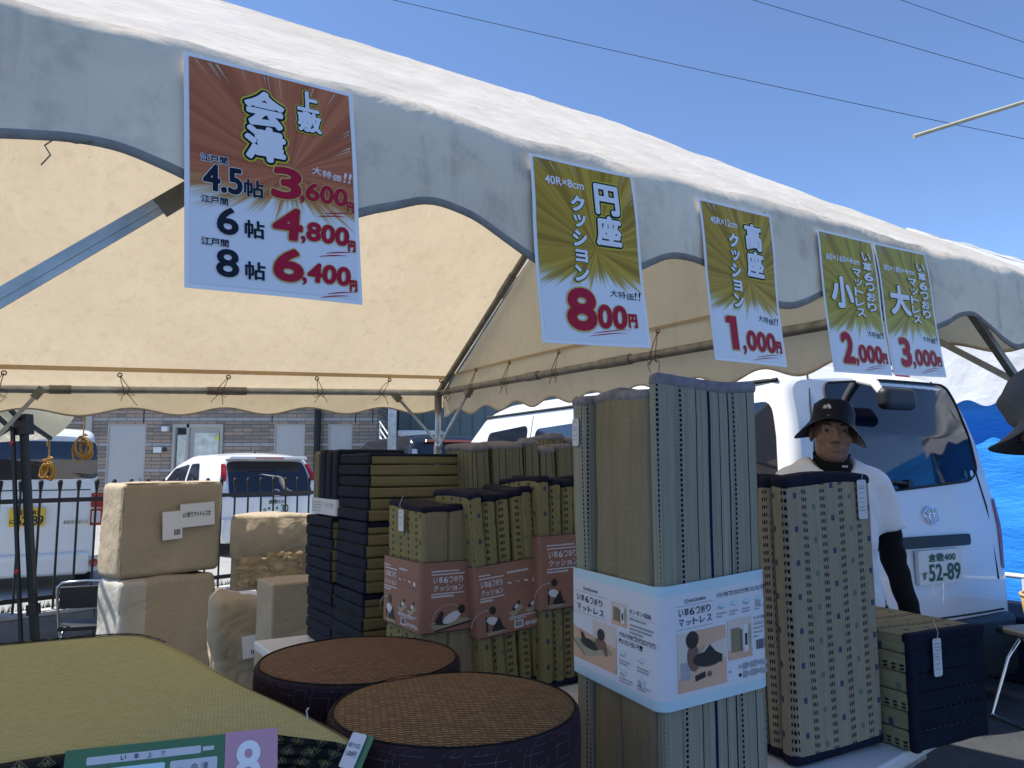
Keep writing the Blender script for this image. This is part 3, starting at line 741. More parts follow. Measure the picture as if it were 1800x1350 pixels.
def brace(p0, p1, wd=.016, flat=True, mt='galv'):
    b = MB(); p0 = V(p0); p1 = V(p1)
    b.bar(p0, p1, .006 if flat else wd, wd); 
    d = (p1-p0).normalized()
    b.bar(p0 - d*.02 + V((0, 0, .0)), p0 + d*.045, .034, .040, mi=1); b.cyl(p1 + V((-.012, 0, 0)), p1 + V((.012, 0, 0)), .012, seg=10, mi=1)
    b.build('brace', [MT[mt], MT['galv_dark']], tent)
brace((.345, .022, zr(.345)-.02), (.012, .022, 1.46), .015, False)
brace((.022, .437, EZ-.02), (.022, .012, 1.445), .015, False)
brace((2.34, .03, zr(2.34)-.01), (2.63, .03, 1.30), .020, False)
brace((.022, W_T-.38, EZ-.02), (-.045, W_T-.01, 1.53), .018, False, 'galv_dark')
brace((.36, W_T-.022, EZ-.02), (-.045, W_T-.022, 1.50), .018, False, 'galv_dark')
b = MB(); b.bar((2.10, W_T-.015, EZ-.02), (2.64, W_T-.015, 1.335), .004, .021); b.bar((2.10, W_T-.020, EZ-.02), (2.64, W_T-.020, 1.335), .018, .004)
b.bar((2.22, W_T-.013, EZ-.127), (2.27, W_T-.013, EZ-.171), .006, .026, mi=1); b.build('brace', [MT['galv'], MT['galv_dark']], tent)
b = MB(); b.cyl((2.65, W_T, 0), (2.65, W_T, EZ), .0205, seg=14); b.build('post', MT['galv'], tent)
# tie cords: eyelet, two strands down to the pipe, a knot and its bow
def tie(P, D, side, seed):
    rg = random.Random(seed); b = MB(); P = V(P); D = V(D)
    for k in range(1): b.tube([P + side*math.cos(a)*.011 + UP*math.sin(a)*.011 for a in [i/10*6.283 for i in range(10)]], .0034, 6, 1, closed=True)
    for s_ in (-1, 1):
        b.tube([P + D*0.0, lerp(P, D, .5) + side*.008*s_ + UP*rg.uniform(-.006, .006), D + side*.016*s_], .0022, 5)
    kn = D + V((0, 0, -.028)); b.tube([D + side*.016, D + side*.012 + V((0, 0, -.02)), kn, D - side*.012 + V((0, 0, -.02)), D - side*.016], .0024, 5)
    for s_ in (-1, 1):
        w_, h_ = rg.uniform(.035, .06), rg.uniform(.008, .03)
        b.tube([kn, kn + side*w_*.5*s_ + UP*h_*.6, kn + side*w_*s_ + UP*rg.uniform(-.01, .012), kn + side*w_*.6*s_ - UP*h_, kn], .0020, 5)
        b.tube([kn, kn + side*rg.uniform(.01, .05)*s_ - UP*.025, kn + side*rg.uniform(.015, .06)*s_ - UP*rg.uniform(.04, .07)], .0020, 5)
    b.build('tie_cord', [MT['cord'], MT['brass']], tent)
for i, e in enumerate((.05, .42, .90, 1.42, 1.98, 2.50)): tie((e, .095, zr(e)+.075), (e + (.03 if i % 2 else -.04), .045, zr(e)+.01), V((1, 0, 0)), i)
for i, y in enumerate((.14, .45, .85, 1.35, 2.12, 2.62, 3.1)): tie((-.02, y, EZ+.115), (.04, y+.03, EZ+.01), V((0, 1, 0)), 20+i)
b = MB(); p = V(val_front(( 2.39+.06)/(L_T+.11), 1.)); b.tube([p, p + V((.01, .003, -.012)), p + V((.004, .004, -.022)), p + V((.012, .004, -.035))], .0009, 5); b.tube([p, p + V((-.02, .004, -.003)), p + V((-.035, .003, .003))], .0009, 5)
b.build('loose_thread', MT['cord'], tent)
# ================================================================ PRICE SIGNS
A_T = C_T + NX*W_T + DX*0 ; TILT = .115
upv = (UP - NX*TILT).normalized(); outv = DX.cross(upv)
SP = V((.245, 1.38, EZ)) + NX*.083
SNrm = outv
def price_sign(name, label, px, py, wd, ht, mat, fill, roll=0., off=0., skew=0.):
    P = on_plane(px, py, SP + outv*off, SNrm)
    xr = DX*math.cos(roll) + upv*math.sin(roll); yr = outv.cross(xr)
    yr = (yr - xr*skew).normalized()
    M = frame(P - yr*ht, xr, yr, outv)
    t = thing(name, label, 'price sign', M=M, group='price signs hanging from the valance')
    Mi = M_T.inverted(); nz_ = (M_T.to_3x3().transposed() @ outv).y
    def drape(x, y):
        q = Mi @ (M @ V((x, y, 0))); u = (q.x+.06)/(L_T+.11); dr = front_drop(q.x); v = (EZ+.028-q.z)/(1.08*dr)
        yv = val_front(u, min(max(v, .12), 1.))[1] + max(0, v-1)*dr*.10
        return (yv + .007 - q.y)/nz_
    NG = 8; gr = [[drape(wd*i/NG, ht*j/NG) for j in range(NG+1)] for i in range(NG+1)]
    gr = [[sum(gr[min(max(i+a, 0), NG)][min(max(j+c, 0), NG)] for a in (-1, 0, 1) for c in (-1, 0, 1))/9 for j in range(NG+1)] for i in range(NG+1)]
    def cur(x, y):
        fx = min(max(x/wd, 0), 1)*NG; fy = min(max(y/ht, 0), 1)*NG; i = min(int(fx), NG-1); j = min(int(fy), NG-1); a, c = fx-i, fy-j
        a = a*a*(3-2*a)*.3+a*.7; c = c*c*(3-2*c)*.3+c*.7
        return lerp(lerp(gr[i][j], gr[i+1][j], a), lerp(gr[i][j+1], gr[i+1][j+1], a), c) + .004*(1-y/ht)**2*(.3+.7*x/wd)
    b = MB(); I = Matrix.Identity(4)
    def gs(x0, y0, x1, y1, lift, mi, nx=14, ny=20):
        b.grid(lambda u, v: (lerp(x0, x1, u), lerp(y0, y1, v), cur(lerp(x0, x1, u), lerp(y0, y1, v)) + lift), nx, ny, mi, uvf=lambda u, v: (lerp(x0, x1, u), lerp(y0, y1, v)))
    gs(0, 0, wd, ht, 0, 0); gs(wd, 0, 0, ht, -.0006, 0); gs(.006, .006, wd-.006, ht-.005, .0005, 1)
    b.build('laminated_sheet', [MT['paper'], MT[mat]], t)
    def finish(mb, nm, mats):
        mb.v = [(x, y, z + cur(min(max(x, 0), wd), min(max(y, 0), ht)) + .0006) for x, y, z in mb.v]
        return mb.build(nm, [MT[m] for m in mats], t)
    def fr(x0, y0, x1, y1): return (x0*wd, ht*(1-y1), (x1-x0)*wd, (y1-y0)*ht)      # fractions from top-left -> x, y, w, h
    def tx(mb, st, box, layers, shear=0.):
        x, y, w_, h_ = fr(*box)
        for bold, mi, lift in layers: put_text(mb, st, x, y, h_, I, mi, lift, bold, w_=w_, shear=shear)
    # streaks at the paper's upper corners
    streaks = MB(); mb = streaks; rg = random.Random(int(px))
    for k in range(16):
        side = k % 3; q = rg.random()
        if side == 0: x, y = wd*(.05+.9*q), ht*.975
        elif side == 1: x, y = wd*.96, ht*(.70+.27*q)
        else: x, y = wd*(.03+.2*q), ht*.975
        c = V((wd*.55, ht*.55)); d = (c - V((x, y))).normalized(); L_ = rg.uniform(.012, .034); s_ = V((-d.y, d.x))*.0007
        a, e = V((x, y)), V((x, y)) + d*L_
        mb.add([(a.x+s_.x, a.y+s_.y, .0002), (a.x-s_.x, a.y-s_.y, .0002), (e.x, e.y, .0002)], [(0, 1, 2)])
    fill(tx, finish, fr, MB, wd, ht, I, streaks)
    return t
OUT3 = [(.185, 1, .0006), (.135, 0, .0012), (.065, 2, .0018)]        # yellow edge, navy edge, white face
OUT3k = [(.165, 1, .0006), (.118, 0, .0012), (.055, 2, .0018)]
RED = [(.10, 1, .0006), (.058, 0, .0012)]
def swash(mb, x0, x1, y, h, fr, mi=0):
    for k, (a, c) in enumerate(((x0+.04, x1), (x0, x1-.03))):
        pts = []
        for i in range(13):
            s_ = i/12; fx, fy, _, _ = fr(lerp(a, c, s_), 0, lerp(a, c, s_), y + k*.018 - h*math.sin(s_*1.5) + h)
            pts.append((fx, fy))
        vs = []
        for i, (x_, y_) in enumerate(pts):
            t_ = .0008*math.sin(math.pi*(.12+.88*i/12)); vs += [(x_, y_+t_, .0004), (x_, y_-t_, .0004)]
        mb.add(vs, [(2*i, 2*i+1, 2*i+3, 2*i+2) for i in range(12)], mi)
def fill_big(tx, finish, fr, MB, wd, ht, I, streaks):
    mb = streaks; mb.m = [3]*len(mb.m); tx(mb, '会', (.335, .110, .545, .265), OUT3k); tx(mb, '津', (.330, .275, .545, .420), OUT3k)
    finish(mb, 'printed_title', ['ink_navy', 'ink_yellow', 'ink_white', 'ink_streak']); mb = MB(); tx(mb, '上', (.640, .055, .765, .145), OUT3k); tx(mb, '敷', (.640, .155, .775, .245), OUT3k)
    finish(mb, 'printed_title', ['ink_navy', 'ink_yellow', 'ink_white', 'ink_streak'])
    mb = MB(); B1 = [(.055, 1, .0005), (.03, 0, .0011)]; B2 = [(.07, 1, .0005), (.04, 0, .0011)]
    for y, num, nb in ((.44, '4.5', (.10, .30)), (.615, '6', (.17, .275)), (.79, '8', (.165, .275))):
        tx(mb, '江戸間', (.085, y, .225, y+.030), [(.12, 1, .0005), (.03, 0, .0011)])
        tx(mb, num, (nb[0], y+.042, nb[1], y+.150), B2); tx(mb, '帖', (.315, y+.080, .42, y+.152), B1)
    finish(mb, 'printed_sizes', ['ink_navy', 'ink_white'])
    mb = MB()
    for y, a, c in ((.442, '3', ',600'), (.620, '4', ',800'), (.800, '6', ',400')):
        tx(mb, a, (.47, y, .625, y+.130), RED, .10); tx(mb, c[0], (.632, y+.110, .655, y+.140), RED)
        for k in range(3): tx(mb, c[k+1], (.665+.088*k, y+.045, .742+.088*k, y+.122), RED, .10)
        tx(mb, '円', (.925, y+.098, .965, y+.145), RED); swash(mb, .74, .955, y+.150, .020, fr)
    finish(mb, 'printed_prices', ['ink_red', 'ink_gold'])
    mb = MB(); 
    for i, c in enumerate('大特価'): tx(mb, c, (.71+.062*i, .405+.008*i, .765+.062*i, .440+.006*i), [(.008, 0, .0005)], .12)
    tx(mb, '!!', (.905, .405, .950, .450), [(.008, 0, .0005)], .2)
    finish(mb, 'printed_note', ['ink_white'])
def one(mb, fr):
    for g_, mi, l in ((.006, 1, .0006), (0, 0, .0012)):
        pts = [fr(x, 0, x, y)[:2] for x, y in ((.245, .925), (.245, .765), (.19, .765), (.19, .735), (.225, .720), (.335, .720), (.335, .925))]
        cx = sum(p[0] for p in pts)/7; cy = sum(p[1] for p in pts)/7
        k = .0022 if mi == 1 else 0
        mb.add([(x + (k if x > cx else -k), y + (k if y > cy else -k), l) for x, y in pts], [list(range(7))[::-1]], mi)
def fill_small(size, kanji, kana, price, tail, cols=None):
    def fn(tx, finish, fr, MB, wd, ht, I, streaks):
        mb = streaks; mb.m = [3]*len(mb.m)
        if cols is None:
            tx(mb, kanji[0], (.585, .105, .80, .265), OUT3k); tx(mb, kanji[1], (.575, .285, .80, .44), OUT3k)
            finish(mb, 'printed_title', ['ink_navy', 'ink_yellow', 'ink_white', 'ink_streak']); mb = MB()
            y = .195
            for c in kana:
                sm = c in 'ッョ'; h_ = .062 if sm else .080
                tx(mb, c, (.345 if not sm else .36, y, .465, y+h_), OUT3); y += h_+.024
        else:
            tx(mb, kanji, (.14, .325, .49, .535), [(.12, 1, .0006), (.09, 0, .0012), (.055, 2, .0018)])
            finish(mb, 'printed_title', ['ink_navy', 'ink_yellow', 'ink_white', 'ink_streak']); mb = MB()
            y = .245
            for c in cols[0]:
                sm = c in 'ッ'; tx(mb, c, (.53 if not sm else .55, y, .675, y+(.055 if not sm else .045)), OUT3); y += .075 if not sm else .062
            finish(mb, 'printed_kana', ['ink_navy', 'ink_yellow', 'ink_white', 'ink_streak']); mb = MB()
            y = .110
            for c in cols[1]: tx(mb, c, (.735, y, .885, y+.058), OUT3); y += .074
        finish(mb, 'printed_kana', ['ink_navy', 'ink_yellow', 'ink_white', 'ink_streak'])
        mb = MB(); tx(mb, size, (.12, .105, .48, .150) if cols is None else (.10, .165, .68, .208), [(.02, 0, .0005)]); finish(mb, 'printed_size', ['ink_white'])
        mb = MB()
        if tail == '800':
            tx(mb, '8', (.245, .705, .49, .915), RED, .06)
            for k in range(2): tx(mb, '0', (.52+.14*k, .78, .64+.14*k, .90), RED, .08)
            tx(mb, '円', (.81, .82, .885, .89), RED); swash(mb, .42, .84, .905, .03, fr)
        else:
            one(mb, fr) if price == '1' else tx(mb, price, (.19, .725, .36, .925), RED, .02); tx(mb, ',', (.395, .895, .43, .945), RED)
            for k in range(3): tx(mb, '0', (.455+.14*k, .80, .575+.14*k, .915), RED, .06)
            tx(mb, '円', (.875, .845, .945, .915), RED); swash(mb, .52, .93, .93, .03, fr)
        finish(mb, 'printed_price', ['ink_red', 'ink_gold'])
        mb = MB()
        for i, c in enumerate('大特価'): tx(mb, c, (.66+.075*i, .685+.006*i, .73+.075*i, .725+.006*i), [(.004, 0, .0005)], .12)
        tx(mb, '!!', (.89, .69, .945, .735), [(.004, 0, .0005)], .2); finish(mb, 'printed_note', ['ink_black'])
    return fn
price_sign('price_sign', 'largest price sign, orange sunburst listing three mat sizes up to 6,400 yen', 317, 73, .218, .303, 'burst_red', fill_big, R(.2), 0, .045)
price_sign('price_sign', 'gold sunburst price sign reading 800 yen for round cushions', 941, 261, .213, .303, 'burst_gold', fill_small('40R×8cm', '円座', 'クッション', '8', '800'), R(2.2), 0, -.01)
price_sign('price_sign', 'gold sunburst price sign reading 1,000 yen, hanging third from the left', 1237, 341, .200, .303, 'burst_gold', fill_small('40R×12cm', '高座', 'クッション', '1', '1,000'), R(.6))
price_sign('price_sign', 'lime gold price sign reading 2,000 yen for the small mattress', 1447, 397, .190, .300, 'burst_lime', fill_small('60×160×4cm', '小', '', '2', '2,000', ('マットレス', 'い草6つおり')), R(.8))
price_sign('price_sign', 'lime gold price sign reading 3,000 yen for the large mattress, furthest right', 1546, 420, .212, .296, 'burst_lime', fill_small('80×180×4cm', '大', '', '3', '3,000', ('マットレス', 'い草6つおり')), R(1.2), .004, .03)
# ================================================================ TABLES
TZ = .70
EDGE0 = V((.74, 1.58, 0))                      # a point on the front edge of the sales tables
TDX = V((.754, .657, 0)); TNX = V((.657, -.754, 0)); EDGE1 = V((.868, 1.765, 0))
def folding_table(label, right, length, back, depth):
    """right = distance along the edge, back = distance behind the front edge"""
    D_, N_, E_ = (TDX, TNX, EDGE1) if back == 0 else (DX, NX, EDGE0)
    o = E_ + D_*(right-length) - N_*back
    M = frame(o, D_, -N_, UP)
    t = thing('folding_table', label, 'table', M=M, group='white folding tables under the goods')
    b = MB(); b.bbox((0, 0, TZ-.034), (length, depth, TZ-.002), .006, 2); b.build('table_top', MT['white_plastic'], t)
    b = MB(); b.box((.04, .04, TZ-.075), (length-.04, .055, TZ-.036)); b.box((.04, depth-.055, TZ-.075), (length-.04, depth-.04, TZ-.036)); b.build('apron', MT['galv'], t)
    for x in (.10, length-.10):
        for y in (.06, depth-.06):
            b = MB(); b.cyl((x, y, 0), (x, y, TZ-.036), .014, seg=10); b.cyl((x, y, 0), (x, y, .02), .018, seg=10); b.build('leg', MT['chrome'], t)
folding_table('white folding table at the front under the tall mattresses', .24, 1.74, 0, .70)
folding_table('white folding table at the front left under the green rush rug', -1.51, 1.2, 0, .70)
folding_table('white folding table in the middle row under pink banded mattresses', .62, 1.24, .70, .58)
folding_table('white folding table in the back row under stacked navy mattresses', .45, 1.18, 1.36, .60)
# ================================================================ GOODS
def mats_by_normal(o, mats, rule):
    me = o.data; me.materials.clear()
    for m in mats: me.materials.append(MT[m])
    for p in me.polygons: p.material_index = rule(p.normal, p.center)
def hang_tag(parent, P, xr, out, wd=.030, ht=.085, label=None, text=('', )):
    xr = V(xr).normalized(); out = V(out).normalized(); yr = out.cross(xr); P = V(P)
    M = frame(P - yr*ht + out*.004, xr, yr, out)
    b = MB(); b.prism(rrect(0, 0, wd, ht, .005), 0, .0008, M=M)
    o = b.build('hang_tag', MT['card_white'], parent)
    b = MB(); rg = random.Random(int(abs(P.x)*1000))
    y = ht*.84
    while y > ht*.12:
        w_ = rg.uniform(.5, .8)*wd; h_ = rg.choice((.0014, .0022, .003))
        b.box((wd*.12, y, .0011), (wd*.12+w_, y+h_, .0013), M=M); y -= rg.uniform(.005, .012)
    b.build('printed_lines', MT['ink_grey'], o)
    b = MB(); q = M @ V((wd/2, ht-.006, .001)); b.tube([q, q + yr*.02 + out*.004, q + yr*.045 - out*.006], .0006, 5); b.build('tag_string', MT['card_white'], o)
def standing(name, label, cat, P, rz, W, D, H, widths, stack, matx, maty, tape, tape_h=.022, lean=0., group=None, amp=.0025, pitch=0.):
    t = thing(name, label, cat, group=group)
    t.matrix_world = Matrix.Translation(P) @ Matrix.Rotation(rz, 4, 'Z') @ Matrix.Rotation(R(lean), 4, 'Y') @ Matrix.Rotation(R(pitch), 4, 'X')
    rg = random.Random(int(abs(P[0])*997)); a = 0
    for i, wd in enumerate(widths):
        j = rg.uniform(-.004, .004) if stack == 'x' else rg.uniform(-.003, .012)*(i > 0); hz = H + rg.uniform(-.018, .003)*(i > 0)
        lo = [0+j, a+.0008, .0] if stack == 'y' else [a+.0008, j, 0]
        hi = [W+j, a+wd-.0008, hz] if stack == 'y' else [a+wd-.0008, D+j, hz]
        b = MB(); b.bbox(lo, hi, min(.014, wd*.35), 3, sub=7, amp=amp, fr=7, seed=i*3.1+P[0]*10)
        sx_, sy_ = rg.uniform(-.006, .006), rg.uniform(-.004, .004)
        if stack == 'y': sx_ *= 1.3
        wv = lambda q: (q[0] + sx_*q[2]/H + .0025*math.sin(q[2]*7+i*2), q[1] + sy_*q[2]/H*.4, q[2] + .006*math.sin((q[0]+q[1])*17+i*1.7+P[0]*9)*(q[2]/H)**6)
        b.v = [wv(q) for q in b.v]
        o = b.build('panel', MT['tan_v'], t)
        mx = matx if isinstance(matx, str) else matx[i]; my = maty if isinstance(maty, str) else maty[i]
        mats_by_normal(o, [mx, my], lambda n, c: 0 if abs(n.x) > .75 else 1)
        e = .0022
        for z0, z1 in ((hz-tape_h, hz+.003), (-.0, tape_h)):
            b = MB(); b.bbox((lo[0]-e, lo[1]-e*.4 if stack == 'y' and i else lo[1]-e, z0), (hi[0]+e, hi[1]+e*.4, z1), min(.013, wd*.35), 3, sub=7, amp=amp*.7, fr=9, seed=i*3.1+P[0]*10)
            b.v = [wv(q) for q in b.v]; b.build('edge_tape', MT[tape], t)
        a += wd
    return t
def ell(cx, cy, rx, ry, rot=0., n=18): 
    c, s_ = math.cos(rot), math.sin(rot)
    return [(cx + rx*math.cos(a)*c - ry*math.sin(a)*s_, cy + rx*math.cos(a)*s_ + ry*math.sin(a)*c) for a in [6.2832*k/n for k in range(n)]]
def band(t, W, D, z0, z1, mats, border, slope=0., e=.006, rad=.02, name='paper_sleeve'):
    """closed paper band round a standing mattress; slope tips it along x"""
    out = densify(rrect(-e, -e, W+e, D+e, rad, 6), .03); n = len(out)
    cuts = [z0, z0+border, z1-border, z1] if border else [z0, z1]
    b = MB()
    for k in range(len(cuts)-1):
        vs = []; uv = []
        for (x, y) in out + [out[0]]:
            for z in (cuts[k], cuts[k+1]): vs.append((x, y, z + slope*x)); uv.append((x+y, z))
        b.add(vs, [(2*i, 2*i+2, 2*i+3, 2*i+1) for i in range(n)], 1 if border and k != 1 else 0, uvs=uv, smooth=True)
    b.build(name, [MT[m] for m in mats], t); o = t.children[-1]
    o2 = [c for c in t.children if c.name.startswith(name)][-1]
    return o2
def lines(mb, x, y, w_, n, dy, h_, M, mi, rg):
    for i in range(n):
        a = x; end = x + w_*(rg.uniform(.8, 1) if i < n-1 else rg.uniform(.4, .9))
        while a < end:
            k = rg.uniform(.0016, .0042); mb.add([(a, y-i*dy, .0005), (min(a+k, end), y-i*dy, .0005), (min(a+k, end), y-i*dy+h_*rg.uniform(.6, 1), .0005), (a, y-i*dy+h_, .0005)], [(0, 1, 2, 3)], mi, M=M); a += k+rg.uniform(.0006, .0014)
def flat(mb, pts, M, mi, lift): mb.add([(x, y, lift) for x, y in pts], [list(range(len(pts)))], mi, M=M)
def rect(mb, x0, y0, x1, y1, M, mi, lift): flat(mb, [(x0, y0), (x1, y0), (x1, y1), (x0, y1)], M, mi, lift)
def icon(mb, x, y, s_, M, mi, mi2, k):
    h_ = (.16, .08, .22, .55)[k % 4]
    flat(mb, [(x, y), (x+s_*.62, y-s_*.12), (x+s_, y+s_*.18), (x+s_*.38, y+s_*.32)], M, mi2, .0005)
    flat(mb, [(x, y), (x+s_*.62, y-s_*.12), (x+s_*.62, y-s_*.12-s_*h_), (x, y-s_*h_)], M, mi, .0005)
    flat(mb, [(x+s_*.62, y-s_*.12), (x+s_, y+s_*.18), (x+s_, y+s_*.18-s_*h_), (x+s_*.62, y-s_*.12-s_*h_)], M, mi2, .0006)
PM = ['peach', 'wall_print', 'mat_print', 'ink_black', 'plum_print', 'skin_print', 'card_white', 'hair', 'ink_grey', 'tan_v']
def pic_lie(mb, x, y, w_, h_, M):
    P_ = lambda a, c: (x+a*w_, y+c*h_)
    def pl(pts, mi, l): flat(mb, [P_(a, c) for a, c in pts], M, mi, l)
    pl([(0, 0), (1, 0), (1, .55), (0, .72)], 0, .0004); pl([(0, .72), (1, .55), (1, 1), (0, 1)], 1, .0004); pl([(0, .72), (.48, .64), (.48, 1), (0, 1)], 6, .0005)
    pl([(.0, .42), (.28, .16), (.92, .44), (.62, .62)], 2, .0006); pl([(.0, .42), (.28, .16), (.28, .10), (.0, .36)], 9, .0006); pl([(.28, .16), (.92, .44), (.92, .38), (.28, .10)], 2, .0007)
    E_ = lambda cx, cy, rx, ry, r=0: [( a, c) for a, c in ell(cx, cy, rx, ry, r)]
    pl(E_(.40, .42, .22, .11, -.1), 3, .0008); pl(E_(.25, .52, .05, .14, .3), 3, .0009); pl(E_(.18, .65, .06, .035, .5), 5, .0010); pl(E_(.66, .52, .13, .13, 1.), 4, .0009); pl(E_(.76, .44, .05, .15, .2), 4, .0010)
    pl(E_(.67, .73, .085, .13, -.1), 7, .0011); pl(E_(.72, .70, .045, .06), 5, .0010)
def pic_sit(mb, x, y, w_, h_, M):
    P_ = lambda a, c: (x+a*w_, y+c*h_)
    def pl(pts, mi, l): flat(mb, [P_(a, c) for a, c in pts], M, mi, l)
    pl([(0, 0), (1, 0), (1, .45), (0, .25)], 0, .0004); pl([(0, .25), (1, .45), (1, 1), (0, 1)], 1, .0004); pl([(.30, .65), (1, .78), (1, 1), (.30, 1)], 0, .0005)
    pl([(.05, .2), (.25, .2), (.25, .5), (.05, .5)], 8, .0006); pl([(.25, .33), (.75, .36), (.70, .48), (.25, .46)], 2, .0006)
    E_ = ell
    pl(E_(.32, .55, .13, .24, .1), 4, .0008); pl(E_(.30, .86, .13, .15), 7, .0010); pl(E_(.60, .48, .30, .13, -.1), 3, .0009); pl([(.42, .50), (.66, .72), (.78, .58), (.92, .50), (.90, .38), (.5, .38)], 3, .0010)
    pl(E_(.48, .66, .09, .03, .6), 5, .0011); pl([(.35, .14), (.56, .18), (.55, .28), (.34, .24)], 3, .0009); pl(E_(.64, .22, .05, .05), 4, .0009)
def pic_store(mb, x, y, w_, h_, M):
    rect(mb, x, y, x+w_, y+h_*.25, M, 0, .0004); rect(mb, x, y+h_*.25, x+w_, y+h_, M, 1, .0004)
    rect(mb, x+w_*.12, y+h_*.18, x+w_*.5, y+h_*.78, M, 9, .0006); rect(mb, x+w_*.5, y+h_*.18, x+w_*.6, y+h_*.72, M, 4, .0006)
    rect(mb, x+w_*.66, y+h_*.14, x+w_*.84, y+h_*.82, M, 6, .0006); rect(mb, x+w_*.7, y+h_*.3, x+w_*.8, y+h_*.6, M, 3, .0008); flat(mb, ell(x+w_*.9, y+h_*.55, w_*.07, h_*.3), M, 2, .0007)
def barcode(mb, x, y, w_, h_, M, mi, rg):
    a = x
    while a < x+w_: k = rg.choice((.0004, .0007, .0011)); rect(mb, a, y, min(a+k, x+w_), y+h_, M, mi, .0007); a += k+.0006
def print_white(sl, M, w_, h_, left):
    rg = random.Random(5 if left else 6); X = lambda f: f*w_; Y = lambda f: h_*(1-f)
    tb = MB(); pb = MB()
    def T(st, x0, y1, x1, y0, mi=0, bold=.012): put_text(tb, st, X(x0), Y(y1), Y(y0)-Y(y1), M, mi, .0006, bold, w_=X(x1)-X(x0))
    if left:
        flat(tb, ell(X(.185), Y(.115), .004, .004), M, 1, .0006); T('HAGIHARA', .205, .13, .36, .10); rect(tb, X(.05), Y(.16), X(.47), Y(.155), M, 1, .0006)
        for i, c in enumerate('い草6つ折り'): T(c, .09+.056*i, .265, .132+.056*i, .195)
        for i, c in enumerate('マットレス'): T(c, .09+.072*i, .37 if c != 'ッ' else .37, .14+.072*i, .305 if c != 'ッ' else .325)
        rect(tb, X(.05), Y(.40), X(.47), Y(.395), M, 1, .0006)
        T('カンタン収納', .72, .235, .94, .185); rect(tb, X(.72), Y(.26), X(.97), Y(.256), M, 1, .0006); lines(tb, X(.72), Y(.30), X(.24), 1, .006, .004, M, 1, rg); lines(tb, X(.72), Y(.36), X(.25), 3, .0065, .004, M, 1, rg)
        for i, c in enumerate('パタパタ折ったり広げたり'): T(c, .60+.032*i, .505, .628+.032*i, .455)
        for i, c in enumerate('使い方いろいろ!'): T(c, .60+.032*i, .575, .628+.032*i, .525)
        for k in range(4): icon(tb, X(.61+.19*(k % 2)), Y(.68+.19*(k//2)), .020, M, 1, 2, k); lines(tb, X(.60+.19*(k % 2)), Y(.76+.18*(k//2)), X(.15), 2, .005, .003, M, 1, rg)
        pic_store(pb, X(.52), Y(.40), X(.17), h_*.24, M); pic_lie(pb, X(.04), Y(.925), X(.53), h_*.49, M)
    else:
        flat(tb, ell(X(.215), Y(.075), .004, .004), M, 1, .0006); T('HAGIHARA', .235, .09, .40, .06); rect(tb, X(.11), Y(.118), X(.46), Y(.113), M, 1, .0006)
        for i, c in enumerate('い草6つ折り'): T(c, .14+.052*i, .215, .182+.052*i, .145)
        for i, c in enumerate('マットレス'): T(c, .14+.066*i, .31, .185+.066*i, .245 if c != 'ッ' else .265)
        rect(tb, X(.11), Y(.345), X(.46), Y(.340), M, 1, .0006)
        s_ = 'パタパタ折ったり広げたり使い方いろいろ!'
        for i, c in enumerate(s_): T(c, .50+.0245*i, .10, .521+.0245*i, .055)
        for k in range(4): icon(tb, X(.51+.125*k), Y(.19), .018, M, 1, 2, k); lines(tb, X(.50+.125*k), Y(.27), X(.10), 2, .005, .003, M, 1, rg)
        pic_sit(pb, X(.12), Y(.95), X(.46), h_*.57, M); pic_store(pb, X(.60), Y(.75), X(.24), h_*.40, M)
        T('カンタン収納', .86, .395, .985, .36); rect(tb, X(.86), Y(.42), X(.985), Y(.416), M, 1, .0006); lines(tb, X(.86), Y(.45), X(.12), 4, .007, .0035, M, 1, rg)
        barcode(tb, X(.88), Y(.70), X(.09), .016, M, 0, rg); T('60×160×4cm', .74, .865, .985, .80, 1, .05); T('80×180×4cm', .74, .95, .985, .885, 1, .05); rect(tb, X(.70), Y(.85), X(.725), Y(.815), M, 1, .0006); flat(tb, ell(X(.712), Y(.915), .003, .003), M, 0, .0006)
        lines(tb, X(.60), Y(.87), X(.07), 1, .004, .004, M, 1, rg)
    tb.build('printed_text', [MT['ink_navy'], MT['ink_grey'], MT['blue_paper']], sl); pb.build('printed_picture', [MT[m] for m in PM], sl)
